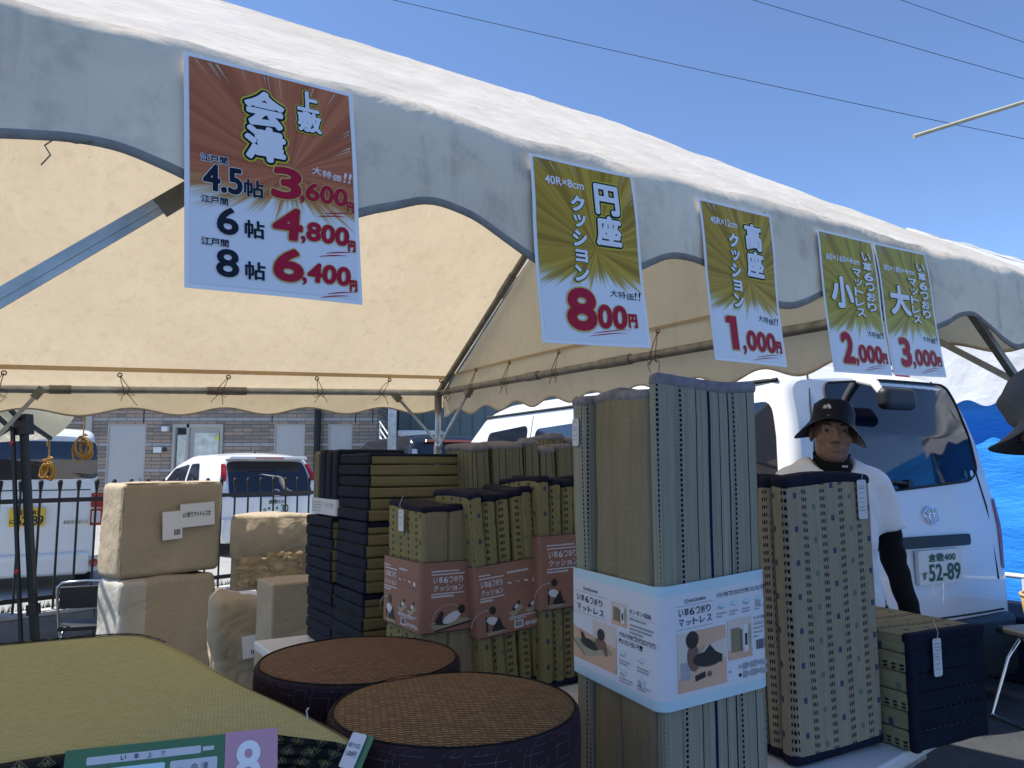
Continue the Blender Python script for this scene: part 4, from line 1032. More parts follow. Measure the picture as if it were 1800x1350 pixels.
def print_pink(sl, M, w_, h_, kind):
    rg = random.Random(kind); X = lambda f: f*w_; Y = lambda f: h_*(1-f); tb = MB(); pb = MB()
    def T(st, x0, y1, x1, y0, mi=0, bold=.02): put_text(tb, st, X(x0), Y(y1), Y(y0)-Y(y1), M, mi, .0006, bold, w_=X(x1)-X(x0))
    a, e = ((.10, .47), (.04, .40), (.10, .62))[kind]; q = (e-a)
    lines(tb, X(a), Y(.155), X(q), 1, .005, .005, M, 0, rg); rect(tb, X(a), Y(.195), X(e), Y(.18), M, 0, .0006)
    for i, c in enumerate('い草6つ折り'): T(c, a+q*(.06+.155*i), .31, a+q*(.18+.155*i), .225)
    for i, c in enumerate('クッション'): T(c, a+q*(.06+.19*i), .42, a+q*(.20+.19*i), .34 if c not in 'ッョ' else .365)
    rect(tb, X(a), Y(.465), X(e), Y(.45), M, 0, .0006); lines(tb, X(a), Y(.51), X(q), 1, .005, .006, M, 0, rg)
    lines(tb, X(e+.06), Y(.17), X(.93-e), 1, .005, .006, M, 0, rg)
    for k in range(4): 
        if e+.06+.13*k < .9: icon(tb, X(e+.06+.13*k), Y(.29), .020, M, 0, 1, k); lines(tb, X(e+.05+.13*k), Y(.38), X(.10), 2, .005, .003, M, 1, rg)
    for i in range(14):
        th = lerp(.2, 2.6, i/13) if kind == 0 else lerp(.1, 1.6, i/13); r_ = .042
        cx, cy = (X(.30), Y(.84)) if kind == 0 else (X(.12), Y(.84))
        flat(tb, ell(cx - math.cos(th)*r_*1.2, cy + math.sin(th)*r_, .0016, .0016, 0, 6), M, 0, .0006)
    def E_(cx, cy, rx, ry, mi, l, r=0): flat(pb, ell(X(cx), Y(cy), X(rx), X(ry), r), M, mi, l)
    def Q(pts, mi, l): flat(pb, [(X(p_), Y(c)) for p_, c in pts], M, mi, l)
    if kind == 0:
        Q([(.08, .90), (.46, .82), (.58, .86), (.14, .96)], 2, .0004); Q([(.14, .96), (.58, .86), (.58, .89), (.14, .985)], 3, .0005)
        E_(.33, .80, .11, .045, 6, .0008, .4); E_(.44, .70, .04, .045, 7, .0009); Q([(.12, .88), (.20, .70), (.24, .72), (.22, .84), (.30, .84), (.27, .90)], 3, .0007); E_(.12, .86, .03, .015, 5, .0008)
        for sx in (.68, .88):
            Q([(sx-.08, .78), (sx+.02, .72), (sx+.10, .76), (sx, .82)], 2, .0004); E_(sx, .68, .035, .06, 6, .0006, 1.5); E_(sx, .58, .026, .028, 7, .0007); E_(sx+.01, .75, .06, .025, 3, .0007)
        flat(tb, ell(X(.69), Y(.90), .010, .010), M, 1, .0005); T('60×160×4cm', .76, .935, .985, .885, 0, .05)
    else:
        Q([(.10, .94), (.32, .92), (.40, .95), (.14, .98)], 2, .0004); E_(.20, .78, .05, .09, 6, .0006, 1.3); E_(.21, .64, .05, .05, 7, .0007); Q([(.18, .90), (.30, .74), (.36, .90), (.40, .93), (.2, .93)], 3, .0008); Q([(.10, .72), (.13, .72), (.13, .92), (.10, .92)], 3, .0005)
        if kind == 1:
            for sx in (.55, .80): Q([(sx-.10, .72), (sx+.08, .62), (sx+.12, .68), (sx-.04, .80)], 2, .0004); E_(sx, .66, .055, .028, 3, .0006, .6); E_(sx+.06, .60, .022, .024, 7, .0007); E_(sx+.02, .65, .035, .022, 6, .0008, .6)
            rect(tb, X(.52), Y(.95), X(.66), Y(.845), M, 0, .0005); barcode(tb, X(.54), Y(.93), X(.10), .014, M, 2, rg); T('60×160×4cm', .69, .94, .97, .885, 0, .05); lines(tb, X(.45), Y(.80), X(.50), 2, .005, .004, M, 0, rg)
        else:
            Q([(.62, .66), (.98, .50), (.98, .62), (.70, .74)], 2, .0004); E_(.80, .60, .10, .04, 3, .0006, .4); rect(tb, X(.68), Y(.93), X(.84), Y(.84), M, 0, .0005); barcode(tb, X(.70), Y(.91), X(.12), .012, M, 2, rg)
    tb.build('printed_text', [MT['card_white'], MT['pink_paper'], MT['ink_black']], sl); pb.build('printed_picture', [MT[m] for m in PM], sl)
def face_front(z0, e=.0062, x0=0.): return frame(V((x0, -e, z0)), V((1, 0, 0)), V((0, 0, 1)), V((0, -1, 0)))
def face_left(D, z0, e=.0062): return frame(V((-e, D, z0)), V((0, -1, 0)), V((0, 0, 1)), V((-1, 0, 0)))
G_ST = 'folded rush mattresses standing on end'
# tall striped mattress in the middle
tall = standing('folded_mattress', 'tallest striped grey green mattress standing at front, wrapped in white and pale blue paper band', 'mattress', V((.245, 1.30, TZ)), R(23.8), .216, .300, .774, [.028, .112, .102, .058], 'y',
    ['striped', 'tan_v', 'tan_v', 'striped'], ['striped', 'tan_v', 'tan_v', 'striped'], 'grey_tape', .022, group=G_ST, amp=.0022)
sl_ = band(tall, .216, .300, .222, .422, ['card_white', 'blue_paper'], .017, .09, .007, .024)
Mf_ = face_front(.239, .0074) @ Matrix(((1, 0, 0, 0), (.09, 1, 0, 0), (0, 0, 1, 0), (0, 0, 0, 1)))
print_white(sl_, Mf_, .216, .166, False); print_white(sl_, face_left(.300, .239, .0074), .300, .166, True)
hang_tag(tall, (-.004, .285, .716), (0, -1, 0), (-1, 0, 0), .026, .055)
# dash patterned mattress leaning at the right
m = standing('folded_mattress', 'tan mattress with navy dashes and small squares standing in front of the man', 'mattress', V((.588, 1.66, TZ)), R(27.8), .276, .215, .598, [.045, .045, .045, .045, .045], 'y', 'dash', 'dash', 'navy_tape', .026, -1.2, group=G_ST)
hang_tag(m, (.226, -.002, .585), (1, 0, 0), (0, -1, 0), .030, .088)
# pink banded group
def pinkish(label, P, rz, W, D, H, widths, z0, z1, kind, lean, matx, maty, both=False, tag_=None):
    m = standing('folded_mattress', label, 'mattress', P, rz, W, D, H, widths, 'x', matx, maty, 'navy_tape', .020, lean, group=G_ST, amp=.003)
    s_ = band(m, W, D, z0, z1, ['pink_paper'], 0, 0, .006, .014)
    b = MB(); 
    for (x0, y0, x1, y1) in ((0, -.0066, W, -.0066), (-.0066, 0, -.0066, D)):
        for zz in (z0+.0005, z1-.0025): b.add([(x0, y0, zz), (x1, y1, zz), (x1, y1, zz+.002), (x0, y0, zz+.002)], [(0, 1, 2, 3)])
    b.build('sleeve_edge', MT['ink_black'], s_)
    print_pink(s_, face_front(z0), W, z1-z0, kind)
    if both: print_pink(s_, face_left(D, z0), D, z1-z0, 1)
    if tag_: hang_tag(m, *tag_)
    return m
pinkish('mattress in pink card band leaning left, navy dashes on every fold', V((-.0795, 2.15, TZ)), R(32.4), .215, .22, .548, [.043]*5, .155, .350, 1, -4.5, 'dash_green', 'dash_green')
pinkish('mattress with smooth tan folds in the leftmost pink card band', V((-.241, 2.09, TZ)), R(32.4), .27, .24, .516, [.082, .094, .094], .178, .366, 0, 0, 'dash_green', ['tan_v', 'tan_v', 'tan_v'], True, ((-.004, .135, .50), (0, -1, 0), (-1, 0, 0), .034, .060))
pinkish('mattress in the highest pink card band, partly behind tall striped mattress', V((.083, 2.22, TZ)), R(32.4), .215, .22, .585, [.043]*5, .215, .425, 2, -1., 'dash_green', 'dash_green')
standing('folded_mattress', 'olive striped mattress with grey tape standing behind the pink banded ones', 'mattress', V((-.095, 2.55, TZ)), R(32.4), .38, .20, .690, [.066]*6, 'x', 'striped_back', 'striped_back', 'grey_tape', .022, -3., group=G_ST, amp=.003)
standing('folded_mattress', 'olive striped mattress at the back, half hidden by tall striped mattress', 'mattress', V((.150, 2.78, TZ)), R(32.4), .33, .22, .730, [.066]*5, 'x', 'striped_back', 'striped_back', 'grey_tape', .022, -1., group=G_ST, amp=.003)
# lying navy blocks
def lying(name, label, P, rz, W, D, layers, th, rule, mats, group, tag_=None, strap=None, bev=.0075):
    t = thing(name, label, 'mattress', P, rz, group); rg = random.Random(int(abs(P[0])*1000 + P[2]*100))
    for i in range(layers):
        j, j2 = rg.uniform(-.004, .004), rg.uniform(-.003, .003)
        b = MB(); b.bbox((j, j2, i*th+.0006), (W+j, D+j2, (i+1)*th-.0006), bev, 3, sub=8, amp=.0022, fr=8, seed=i*2.3+P[0]*7)
        o = b.build('panel', MT['navy_cloth'], t); mats_by_normal(o, mats, rule)
    if tag_: hang_tag(t, *tag_)
    return t
G_LY = 'folded navy ended mattresses lying in stacks'
navy_rule = lambda n, c: 0 if c.x < .016 or c.z > 5.6*.0368 else 1
P2 = V((-.466, 2.45, 0)); P1 = P2 - NX*.28; th = .0368; zt = TZ + 6*th + .002; zu = TZ + 12*th + .004
NM = ['navy_cloth', 'tan_h']
lying('folded_mattress', 'navy ended folded mattress at the bottom of the nearer stack', V((P2.x, P2.y, TZ)), R(32.4), .32, .27, 6, th, navy_rule, NM, G_LY)
lying('folded_mattress', 'navy ended folded mattress with tan sides in the middle of the nearer stack', V((P2.x+.004, P2.y, zt)), R(31.6), .32, .27, 6, th, navy_rule, NM, G_LY)
lying('folded_mattress', 'navy ended folded mattress on top of the nearer stack, widest tan side', V((P2.x+.012, P2.y, zu)), R(32.6), .40, .27, 6, .0362, navy_rule, NM, G_LY)
lying('folded_mattress', 'navy folded mattress at the bottom of the farther stack beside kraft boxes', V((P1.x, P1.y, TZ)), R(32.4), .30, .27, 6, th, navy_rule, NM, G_LY)
lying('folded_mattress', 'navy folded mattress in the middle of the farther stack beside kraft boxes', V((P1.x-.004, P1.y, zt)), R(33.), .30, .27, 6, th, navy_rule, NM, G_LY)
m = thing('folded_mattress', 'navy and olive mattress on end with white label band, atop the farther stack', 'mattress', V((P1.x+.01, P1.y, zu)), R(32.4), G_LY)
for i in range(4):
    b = MB(); b.bbox((0, i*.066, 0), (.26, i*.066+.064, .235 - .004*(i % 2)), .014, 3, sub=7, amp=.002, seed=i*2.); o = b.build('panel', MT['navy_cloth'], m); mats_by_normal(o, ['navy_cloth', 'striped_back'], lambda n, c, i=i: 1 if i == 3 else 0)
sb_ = band(m, .26, .262, .004, .060, ['card_white'], 0, 0, .004, .012); b = MB(); rg = random.Random(2); Ml = face_left(.262, .004, .0043)
lines(b, .015, .040, .11, 4, .010, .004, Ml, 0, rg)
for i, c in enumerate('い草6つ折り'): put_text(b, c, .150+.017*i, .028, .014, Ml, 0, .0005, .01)
b.build('printed_text', MT['ink_grey'], sb_)
lying('folded_mattress', 'folded mattress lying on the table end, navy quilted end with white tag facing front', V((.876, 1.745, TZ)), R(26.6), .262, .60, 6, .0412, lambda n, c: 0 if c.y < .012 else 1, ['navy_cloth', 'dash_h'], G_LY, ((.062, -.006, .238), (1, 0, 0), (0, -1, 0), .028, .082), None, .0035)
o = [c for c in bpy.data.objects if c.get('label', '').startswith('folded mattress lying on the table end')][0]
b = MB(); b.bbox((-.003, -.004, .228), (.265, .022, .252), .008, 2, sub=6, amp=.002); b.bbox((-.003, -.006, -.001), (.02, .016, .248), .008, 2, sub=6, amp=.002); b.build('edge_tape', MT['navy_tape'], o)
# round cushions
def cushion(label, P, rz, top, group='round cushions in two stacks'):
    t = thing('round_cushion', label, 'cushion', P, rz, group)
    b = MB(); b.lathe([(.03, .003), (.19, .003), (.1965, .007), (.1995, .016), (.2, .04), (.2005, .07), (.2, .100), (.1992, .110)], 72); b.build('side_cloth', MT['hatch'], t)
    b = MB(); b.lathe([(.1992, .110), (.1982, .1145), (.1955, .1178), (.190, .119)], 72); b.build('rim_cloth', MT['hatch'], t)
    b = MB()
    def tp(u, v):
        r = .1905*v; a = 2*math.pi*u; return (r*math.cos(a), r*math.sin(a), .1187 + .011*(1-(r/.1905)**2) + .0012*noise.noise(V((r*math.cos(a)*18, r*math.sin(a)*18, P[0]))))
    b.grid(lambda u, v: tp(u, max(v, .001)), 72, 16, uvf=lambda u, v: (.1905*v*math.cos(6.2832*u), .1905*v*math.sin(6.2832*u)))
    b.build('woven_top', MT[top], t)
    b = MB(); b.tube([(.1915*math.cos(a), .1915*math.sin(a), .119) for a in [6.2832*k/72 for k in range(72)]], .0022, 6, closed=True); b.build('piping', MT['black_cloth'], t)
    return t
cushion('brown woven round cushion under the nearer one', V((-.091, 1.278, TZ)), R(10), 'weave_top')
cF = cushion('brown woven round cushion with white price tag, top of the nearer stack', V((-.091, 1.278, TZ+.1225)), R(-28), 'weave_top')
cushion('red brown woven round cushion under the farther one', V((-.303, 1.578, TZ)), R(30), 'weave_top2')
cushion('red brown woven round cushion on top of the farther stack', V((-.303, 1.578, TZ+.1225)), R(-8), 'weave_top2')
pq = cF.matrix_world if False else Matrix.Translation(V((-.091, 1.278, TZ+.1225))) @ Matrix.Rotation(R(-28), 4, 'Z')
cp = pq.inverted() @ V((-.205, 1.098, TZ+.1225+.118)); co_ = V((cp.x, cp.y, 0)).normalized(); xr_ = V((-co_.y, co_.x, 0))
yr_ = (UP*.75 - co_*.55).normalized(); ou_ = xr_.cross(yr_)
for nm, dx_, wd_, ht_, mm, lf in (('green_tag', .006, .030, .052, 'green_card', .010), ('price_tag', 0, .026, .046, 'card_white', .013)):
    Mt = frame(cp - yr_*ht_*.75 + xr_*(dx_-.013) + ou_*lf, xr_, yr_, ou_)
    b = MB(); b.prism(rrect(0, 0, wd_, ht_, .003), 0, .0007, M=Mt); o = b.build(nm, MT[mm], cF)
    if nm == 'price_tag':
        b = MB()
        for i, c in enumerate('高座クッション'): put_text(b, c, .002+.0031*i, .027, .0055, Mt, 0, .001, .01, w_=.0028)
        put_text(b, '1,000円', .003, .015, .0075, Mt, 0, .001, .01, w_=.018); b.build('printed_price', MT['ink_navy'], o)
# ================================================================ FOLDED RUSH RUG
ZR = TZ + .245
front = [tuple(atz(px_, py_, ZR)[:2]) for px_, py_ in ((-420, 1440), (-200, 1382), (0, 1342), (118, 1325), (300, 1305), (430, 1290), (480, 1287), (540, 1290), (590, 1297), (620, 1307))]
rest = [tuple(atz(px_, py_, ZR)[:2]) for px_, py_ in ((630, 1308), (600, 1289), (540, 1257), (470, 1221), (383, 1178), (340, 1155), (308, 1139), (272, 1123), (230, 1115), (150, 1119), (0, 1132), (-150, 1146), (-420, 1180), (-620, 1290))]
RK = .76
rug = thing('folded_rug', 'pale green folded rush rug with black patterned edging at front left', 'rug')
def smooth_line(pts, k=6):
    o = []
    for i in range(len(pts)-1):
        p0 = V(pts[max(i-1, 0)]); p1 = V(pts[i]); p2 = V(pts[i+1]); p3 = V(pts[min(i+2, len(pts)-1)])
        for j in range(k):
            t_ = j/k; q = .5*((2*p1) + (p2-p0)*t_ + (2*p0-5*p1+4*p2-p3)*t_*t_ + (3*p1-p0-3*p2+p3)*t_**3); o.append((q.x, q.y))
    return o + [tuple(pts[-1])]
fr_ = smooth_line(front); re_ = smooth_line(rest); ol = fr_ + re_
cxr, cyr = -.62, 1.22
def rz_top(x, y):
    x /= RK; y /= RK
    d1 = math.exp(-(((x+1.10)/.28)**2 + ((y-2.16)/.16)**2)); d2 = math.exp(-(((x+.30)/.10)**2 + ((y-1.40)/.07)**2))
    return TZ + .245 + .003*noise.noise(V((x*3, y*3, 4)))
b = MB(); n = len(ol); ring = 16; vs = [(cxr, cyr, rz_top(cxr, cyr))]; RD = V((.94, .34))
for k in range(1, ring+1):
    for x, y in ol: X_, Y_ = lerp(cxr, x, k/ring), lerp(cyr, y, k/ring); vs.append((X_, Y_, rz_top(X_, Y_) - (.003 if k == ring else 0)))
fs = [(0, 1+i, 1+(i+1) % n) for i in range(n)]
for k in range(ring-1): fs += [(1+k*n+i, 1+(k+1)*n+i, 1+(k+1)*n+(i+1) % n, 1+k*n+(i+1) % n) for i in range(n)]
b.add(vs, fs, 0, uvs=[(x*RD.x + y*RD.y, -x*RD.y + y*RD.x) for x, y, z in vs], smooth=True); b.build('woven_top', MT['goza'], rug)
def edge_layers(line, name, mat, nl=7, flare=0.):
    for k in range(nl):
        b = MB(); rg = random.Random(k+len(line));  vs = []; uv = []; L_ = 0; prof = [(-.004, 1), (.003, .85), (.0065, .5), (.003, .12), (-.004, 0)]
        for i, (x, y) in enumerate(line):
            p0 = V(line[max(i-1, 0)]); p1 = V(line[min(i+1, len(line)-1)]); t_ = (p1-p0).normalized(); nn = V((t_.y, -t_.x))
            if nn.dot(V((x-cxr, y-cyr))) < 0: nn = -nn
            if i: L_ += math.dist(line[i-1], line[i])
            top = rz_top(x, y) - TZ; off = .003*math.sin(k*2.1+i*.15) + flare*min(k, 9)*(i/len(line))**4
            for o_, f_ in prof:
                z = TZ + top*(1-(k+1-f_)/nl) if False else TZ + (top-.001)*((nl-1-k)+f_)/nl
                vs.append((x + nn.x*(o_+off), y + nn.y*(o_+off), z)); uv.append((L_ + k*.013, f_*.0105))
        m_ = len(prof)
        b.add(vs, [(i*m_+j, (i+1)*m_+j, (i+1)*m_+j+1, i*m_+j+1) for i in range(len(line)-1) for j in range(m_-1)], 0, uvs=uv, smooth=True)
        b.build(name, MT[mat], rug)
edge_layers(fr_ + re_[:2], 'binding', 'border_cloth', 17, .0030); edge_layers(re_[1:], 'fold_edge', 'goza', 9)
b = MB(); seg_ = [(x, y) for x, y in re_ if y > 1.55 and x < -.74]; b.tube([(x, y, rz_top(x, y)+.001) for x, y in seg_], .0017, 6); b.build('back_binding', MT['border_cloth'], rug)
b = MB(); pz = V((-.402*RK, 1.575*RK)); b.tube([(pz.x, pz.y, rz_top(*pz)), (pz.x-.002, pz.y, rz_top(*pz)+.012), (pz.x+.002, pz.y-.006, rz_top(*pz)+.017)], .0012, 6); b.build('tag_pin', MT['card_white'], rug)
# card hanging over the rug's front edge
cA = at(118, 1321, 1.003); cB = at(487, 1282, 1.092); xr_ = (cB-cA).normalized(); wd_ = (cB-cA).length/RK
ou_ = V((xr_.y, -xr_.x, 0)); yr_ = (UP*.93 - ou_*.36).normalized(); ou_ = xr_.cross(yr_).normalized(); yr_ = ou_.cross(xr_)
Mc = frame(cA - yr_*.15*RK + ou_*.012, xr_, yr_, ou_) @ Matrix.Scale(RK, 4)
t = thing('product_card', 'green and pink product card with a white 8 on the front edge of the rug', 'card', M=Mc)
b = MB(); b.box((0, 0, 0), (wd_*.735, .15, .001)); b.build('green_panel', MT['green_card'], t)
b = MB(); b.box((wd_*.737, 0, 0), (wd_, .152, .0012)); b.build('pink_panel', MT['rose_card'], t)
I4 = Matrix.Identity(4); b = MB()
flat(b, rrect(.032, .1245, .205, .1365, .002), I4, 0, .0014); flat(b, rrect(.208, .1275, .226, .134, .001), I4, 0, .0014); flat(b, rrect(.158, .02, .232, .117, .003), I4, 0, .0014); flat(b, rrect(.030, .02, .150, .117, .003), I4, 1, .0014)
b.build('white_boxes', [MT['card_white'], MT['ink_cyan']], t)
b = MB()
for i, c in enumerate('い草上敷'): put_text(b, c, .082+.020*i, .1268, .0075, I4, 0, .0018, .015)
for i, c in enumerate('会津'): put_text(b, c, .190+.016*i, .098, .012, I4, 0, .0018, .0)
put_text(b, '8帖', .190, .074, .014, I4, 0, .0018, .01); put_text(b, 'さ ね', .166, .101, .005, I4, 0, .0018, .0); rect(b, .055, .100, .068, .118, I4, 1, .0018); put_text(b, '江戸間', .170, .05, .009, I4, 0, .0018, .0)
b.build('printed_text', [MT['ink_navy'], MT['ink_red']], t)
b = MB(); put_text(b, '8', wd_*.737+.020, .068, .066, I4, 0, .0018, .035, w_=.037); put_text(b, '畳', wd_*.737+.066, .072, .013, I4, 0, .0018, .02); b.build('printed_number', MT['ink_white'], t)
# ================================================================ KRAFT PARCELS AT THE BACK LEFT
def parcel(name, label, P, rz, W, D, H, mats, rule, amp=.016, bev=.05, sub=16, seed=0., fr=4.5, cat='parcel', seam=False):
    t = thing(name, label, cat, P, rz, 'paper wrapped parcels behind the rug')
    b = MB(); b.bbox((0, 0, 0), (W, D, H), bev, 4, sub=sub, amp=0)
    def dis(p):
        q = V(p)*fr + V((seed, seed, seed)); r1 = 1-abs(noise.noise(q))*2; r2 = 1-abs(noise.noise(q*2.3 + V((5, 1, 2))))*2
        return amp*(1.1*noise.noise(q*.5) + .5*(abs(noise.noise(q*.9))*2-.5) + .16*(abs(noise.noise(q*2.2 + V((5, 1, 2))))*2-.5))
    c = V((W/2, D/2, H/2))
    b.v = [tuple(V(p) + (V(p)-c).normalized()*dis(p)) for p in b.v]
    b.v = [(x, y, max(z, 0)) for x, y, z in b.v]
    o = b.build('paper_wrap', MT[mats[0]], t); mats_by_normal(o, mats, rule)
    if seam:
        b = MB(); wb = lambda k, f: .004*noise.noise(V((k*9, f, seed)))
        b.tube([(.010+wb(z, 1), .010+wb(z, 2), z) for z in [H*(.04+.92*k/24) for k in range(25)]], [.003+.004*abs(noise.noise(V((k*.4, seed, 0)))) for k in range(25)], 6)
        b.tube([(x, .014+wb(x, 3), H-.006+wb(x, 4)) for x in [W*(.03+.94*k/24) for k in range(25)]], [.003+.005*abs(noise.noise(V((k*.4, seed, 3)))) for k in range(25)], 6)
        b.build('paper_fold', MT['kraft'], t)
    return t
def sticker(parent, x, z, w_, h_, D=-.012, rot=0., text=None, bars=True, seed=1):
    M = frame(V((x, D, z)), V((math.cos(rot), 0, math.sin(rot))), V((-math.sin(rot), 0, math.cos(rot))), V((0, -1, 0)))
    b = MB(); b.box((0, 0, 0), (w_, h_, .0012), M=M); o = b.build('shipping_label', MT['paper_flat'], parent); rg = random.Random(seed); b = MB()
    if text: put_text(b, text, w_*.08, h_*.42, h_*.24, M, 0, .003, .025, w_=w_*.80)
    if bars:
        for i in range(4): lines(b, w_*.2, h_*(.85-.16*i), w_*.45, 1, .01, h_*.06, M, 0, rg)
        a = w_*.58
        while a < w_*.92: rect(b, a, h_*.14, a+.004, h_*.34, M, 0, .003); a += .008
    b.build('printed_text', MT['ink_black'], o)
anyk = lambda n, c: 0
Pb = at(222, 1008, 4.30); Rb = math.atan2(.45, .39)
p = parcel('paper_parcel', 'big kraft paper parcel with two white stickers, on top of another', V((-2.156, 4.30, .70)), Rb, .60, .30, .53, ['kraft', 'kraft'], anyk, .012, .035, 34, 2., seam=True)
sticker(p, .225, .20, .115, .16, -.020, .05, None, True, 3); sticker(p, .325, .265, .21, .135, -.022, .05, '6つ折りマットレス大', False, 4)
p = parcel('paper_parcel', 'kraft parcel with pale plastic side underneath the labelled one', V((-2.13, 4.28, 0)), Rb, .56, .32, .70, ['kraft', 'kraft_plastic'], lambda n, c: 1 if n.x < -.4 or c.x < .14 else 0, .020, .04, 34, 9., 4.4)
sticker(p, .25, .19, .09, .045, -.030, .1, None, True, 7); sticker(p, .37, .17, .03, .05, -.032, .1, None, False, 8)
p = parcel('paper_parcel', 'torn open kraft parcel showing crumpled lining, in front of the fence', V((-1.72, 4.78, .0)), R(14), .48, .30, 1.02, ['kraft', 'kraft'], anyk, .020, .03, 34, 15., 5.)
b = MB()
for x0, x1, z0, z1, sd in ((.06, .40, .62, .78, 1.), (.05, .24, .60, .72, 2.), (.22, .43, .66, .80, 3.)):
    b.grid(lambda u, v: (lerp(x0, x1, u), -.050 - .06*abs(noise.noise(V((u*5+sd, v*5, sd)))) - .02*v, lerp(z0, z1, v) + .02*noise.noise(V((u*6, sd, 1)))), 18, 10)
b.build('torn_lining', MT['kraft_torn'], p)
b = MB(); b.grid(lambda u, v: (lerp(.0, .47, u), -.025 - .025*math.sin(math.pi*v) - .02*noise.noise(V((u*7, v*2, 3))), lerp(1.0, .78 - .05*math.sin(u*5) , v)), 26, 10); b.build('top_flap', MT['kraft'], p)
p = parcel('paper_parcel', 'plain kraft carton with sunlit left side next to navy stack', V((-1.09, 3.58, .0)), R(38), .42, .20, .79, ['kraft', 'kraft'], anyk, .010, .012, 26, 21.)
p = parcel('paper_parcel', 'low crumpled kraft bag with small white sticker between the larger parcels', V((-1.50, 3.95, .0)), R(25), .26, .28, .66, ['kraft', 'kraft'], anyk, .045, .07, 34, 33., 6.5)
sticker(p, .15, .36, .07, .11, -.040, .1, None, True, 12)
b = MB(); a_ = at(392, 1052, 4.15); c_ = at(448, 1047, 4.3); b.cyl(a_, c_, .03, seg=18); b.cyl(a_ - (c_-a_)*.01, c_ + (c_-a_)*.01, .024, seg=18)
tag(b.build('paper_roll', MT['paper_flat']), 'thin white paper roll lying on the low crumpled kraft bag', 'paper roll')
# folding chair behind the rug
def folding_chair(label, P, rz, pad='black_plastic', group='folding chairs with tube frames'):
    t = thing('folding_chair', label, 'chair', P, rz, group)
    for s_ in (-1, 1):
        x = .21*s_
        b = MB(); b.tube([(x, -.24, .01), (x, -.12, .30), (x, .02, .46), (x, .16, .74), (x*.96, .19, .80)], .011, 8); b.build('frame_tube', MT['chrome'], t)
        b = MB(); b.tube([(x*.88, .26, .01), (x*.88, .10, .30), (x*.88, -.10, .44)], .010, 8); b.build('leg', MT['chrome'], t)
    b = MB(); b.tube([(-.21*.96, .19, .80), (-.17, .197, .835), (0, .20, .845), (.17, .197, .835), (.21*.96, .19, .80)], .011, 8); b.tube([(-.21, -.24, .01), (.21, -.24, .01)], .009, 8); b.tube([(-.185, .26, .01), (.185, .26, .01)], .009, 8); b.build('cross_tube', MT['chrome'], t)
    b = MB(); b.bbox((-.20, -.20, .435), (.20, .16, .475), .015, 3); b.build('seat', MT[pad], t)
    b = MB(); b.bbox((-.19, .155, .62), (.19, .180, .80), .012, 3); b.build('backrest', MT[pad], t)
folding_chair('low folding chair with pale tube frame and dark pad beside the kraft parcels', V((-2.66, 4.95, 0)), R(200)); [q for q in bpy.data.objects if q.get('label', '').startswith('low folding chair')][0].scale = (.74, .74, .74)
# right edge: chair with straw basket
folding_chair('folding chair with chrome legs at the right edge, straw basket on it', V((2.82, 4.08, 0)), R(-80))
t = thing('straw_basket', 'woven straw basket standing on the chair at the right edge', 'basket', V((2.76, 3.96, .478)))
b = MB(); b.lathe([(.02, .004), (.13, .004), (.15, .03), (.165, .12), (.172, .19), (.168, .195), (.160, .19), (.15, .10), (.135, .02), (.02, .012)], 40); b.build('body', MT['basket'], t)
b = MB(); b.tube([(.170*math.cos(a), .170*math.sin(a), .192) for a in [6.2832*k/40 for k in range(40)]], .008, 8, closed=True); b.build('rim', MT['basket'], t)
# ================================================================ BUILDINGS BEYOND THE LOT
YB = 18.0
bld = thing('tiled_building', 'grey brown brick tiled building with grey steel doors behind the parked cars', 'building')
def XB(px, Y=YB): return (px-900)/F_PX*Y
def ZB(py, Y=YB): return CZ + (820-py)*Y/F_PX
X0, X1 = XB(163), XB(664)
doors = [(190, 258, 746), (305, 393, 748), (483, 537, 745), (577, 620, 745)]
b = MB(); xs = [X0]
for a, c, t_ in doors: xs += [XB(a), XB(c)]
xs.append(X1); zd = ZB(746)
for i in range(0, len(xs), 2): b.box((xs[i], YB, 0), (xs[i+1], YB+.3, zd))
b.box((X0, YB, zd), (X1, YB+.3, 6.2)); b.box((X1-.3, YB+.3, 0), (X1, YB+8, 6.2)); b.box((X0, YB+.3, 0), (X0+.3, YB+8, 6.2))
b.build('wall', MT['brick'], bld)
b = MB(); b.box((X0-.1, YB-.1, 6.2), (X1+.1, YB+8.1, 6.45)); b.build('roof', MT['concrete'], bld)
b = MB(); b.box((X0-.14, YB-.05, 0), (X0, YB+.2, 6.2)); b.build('corner_trim', MT['door_frame'], bld)
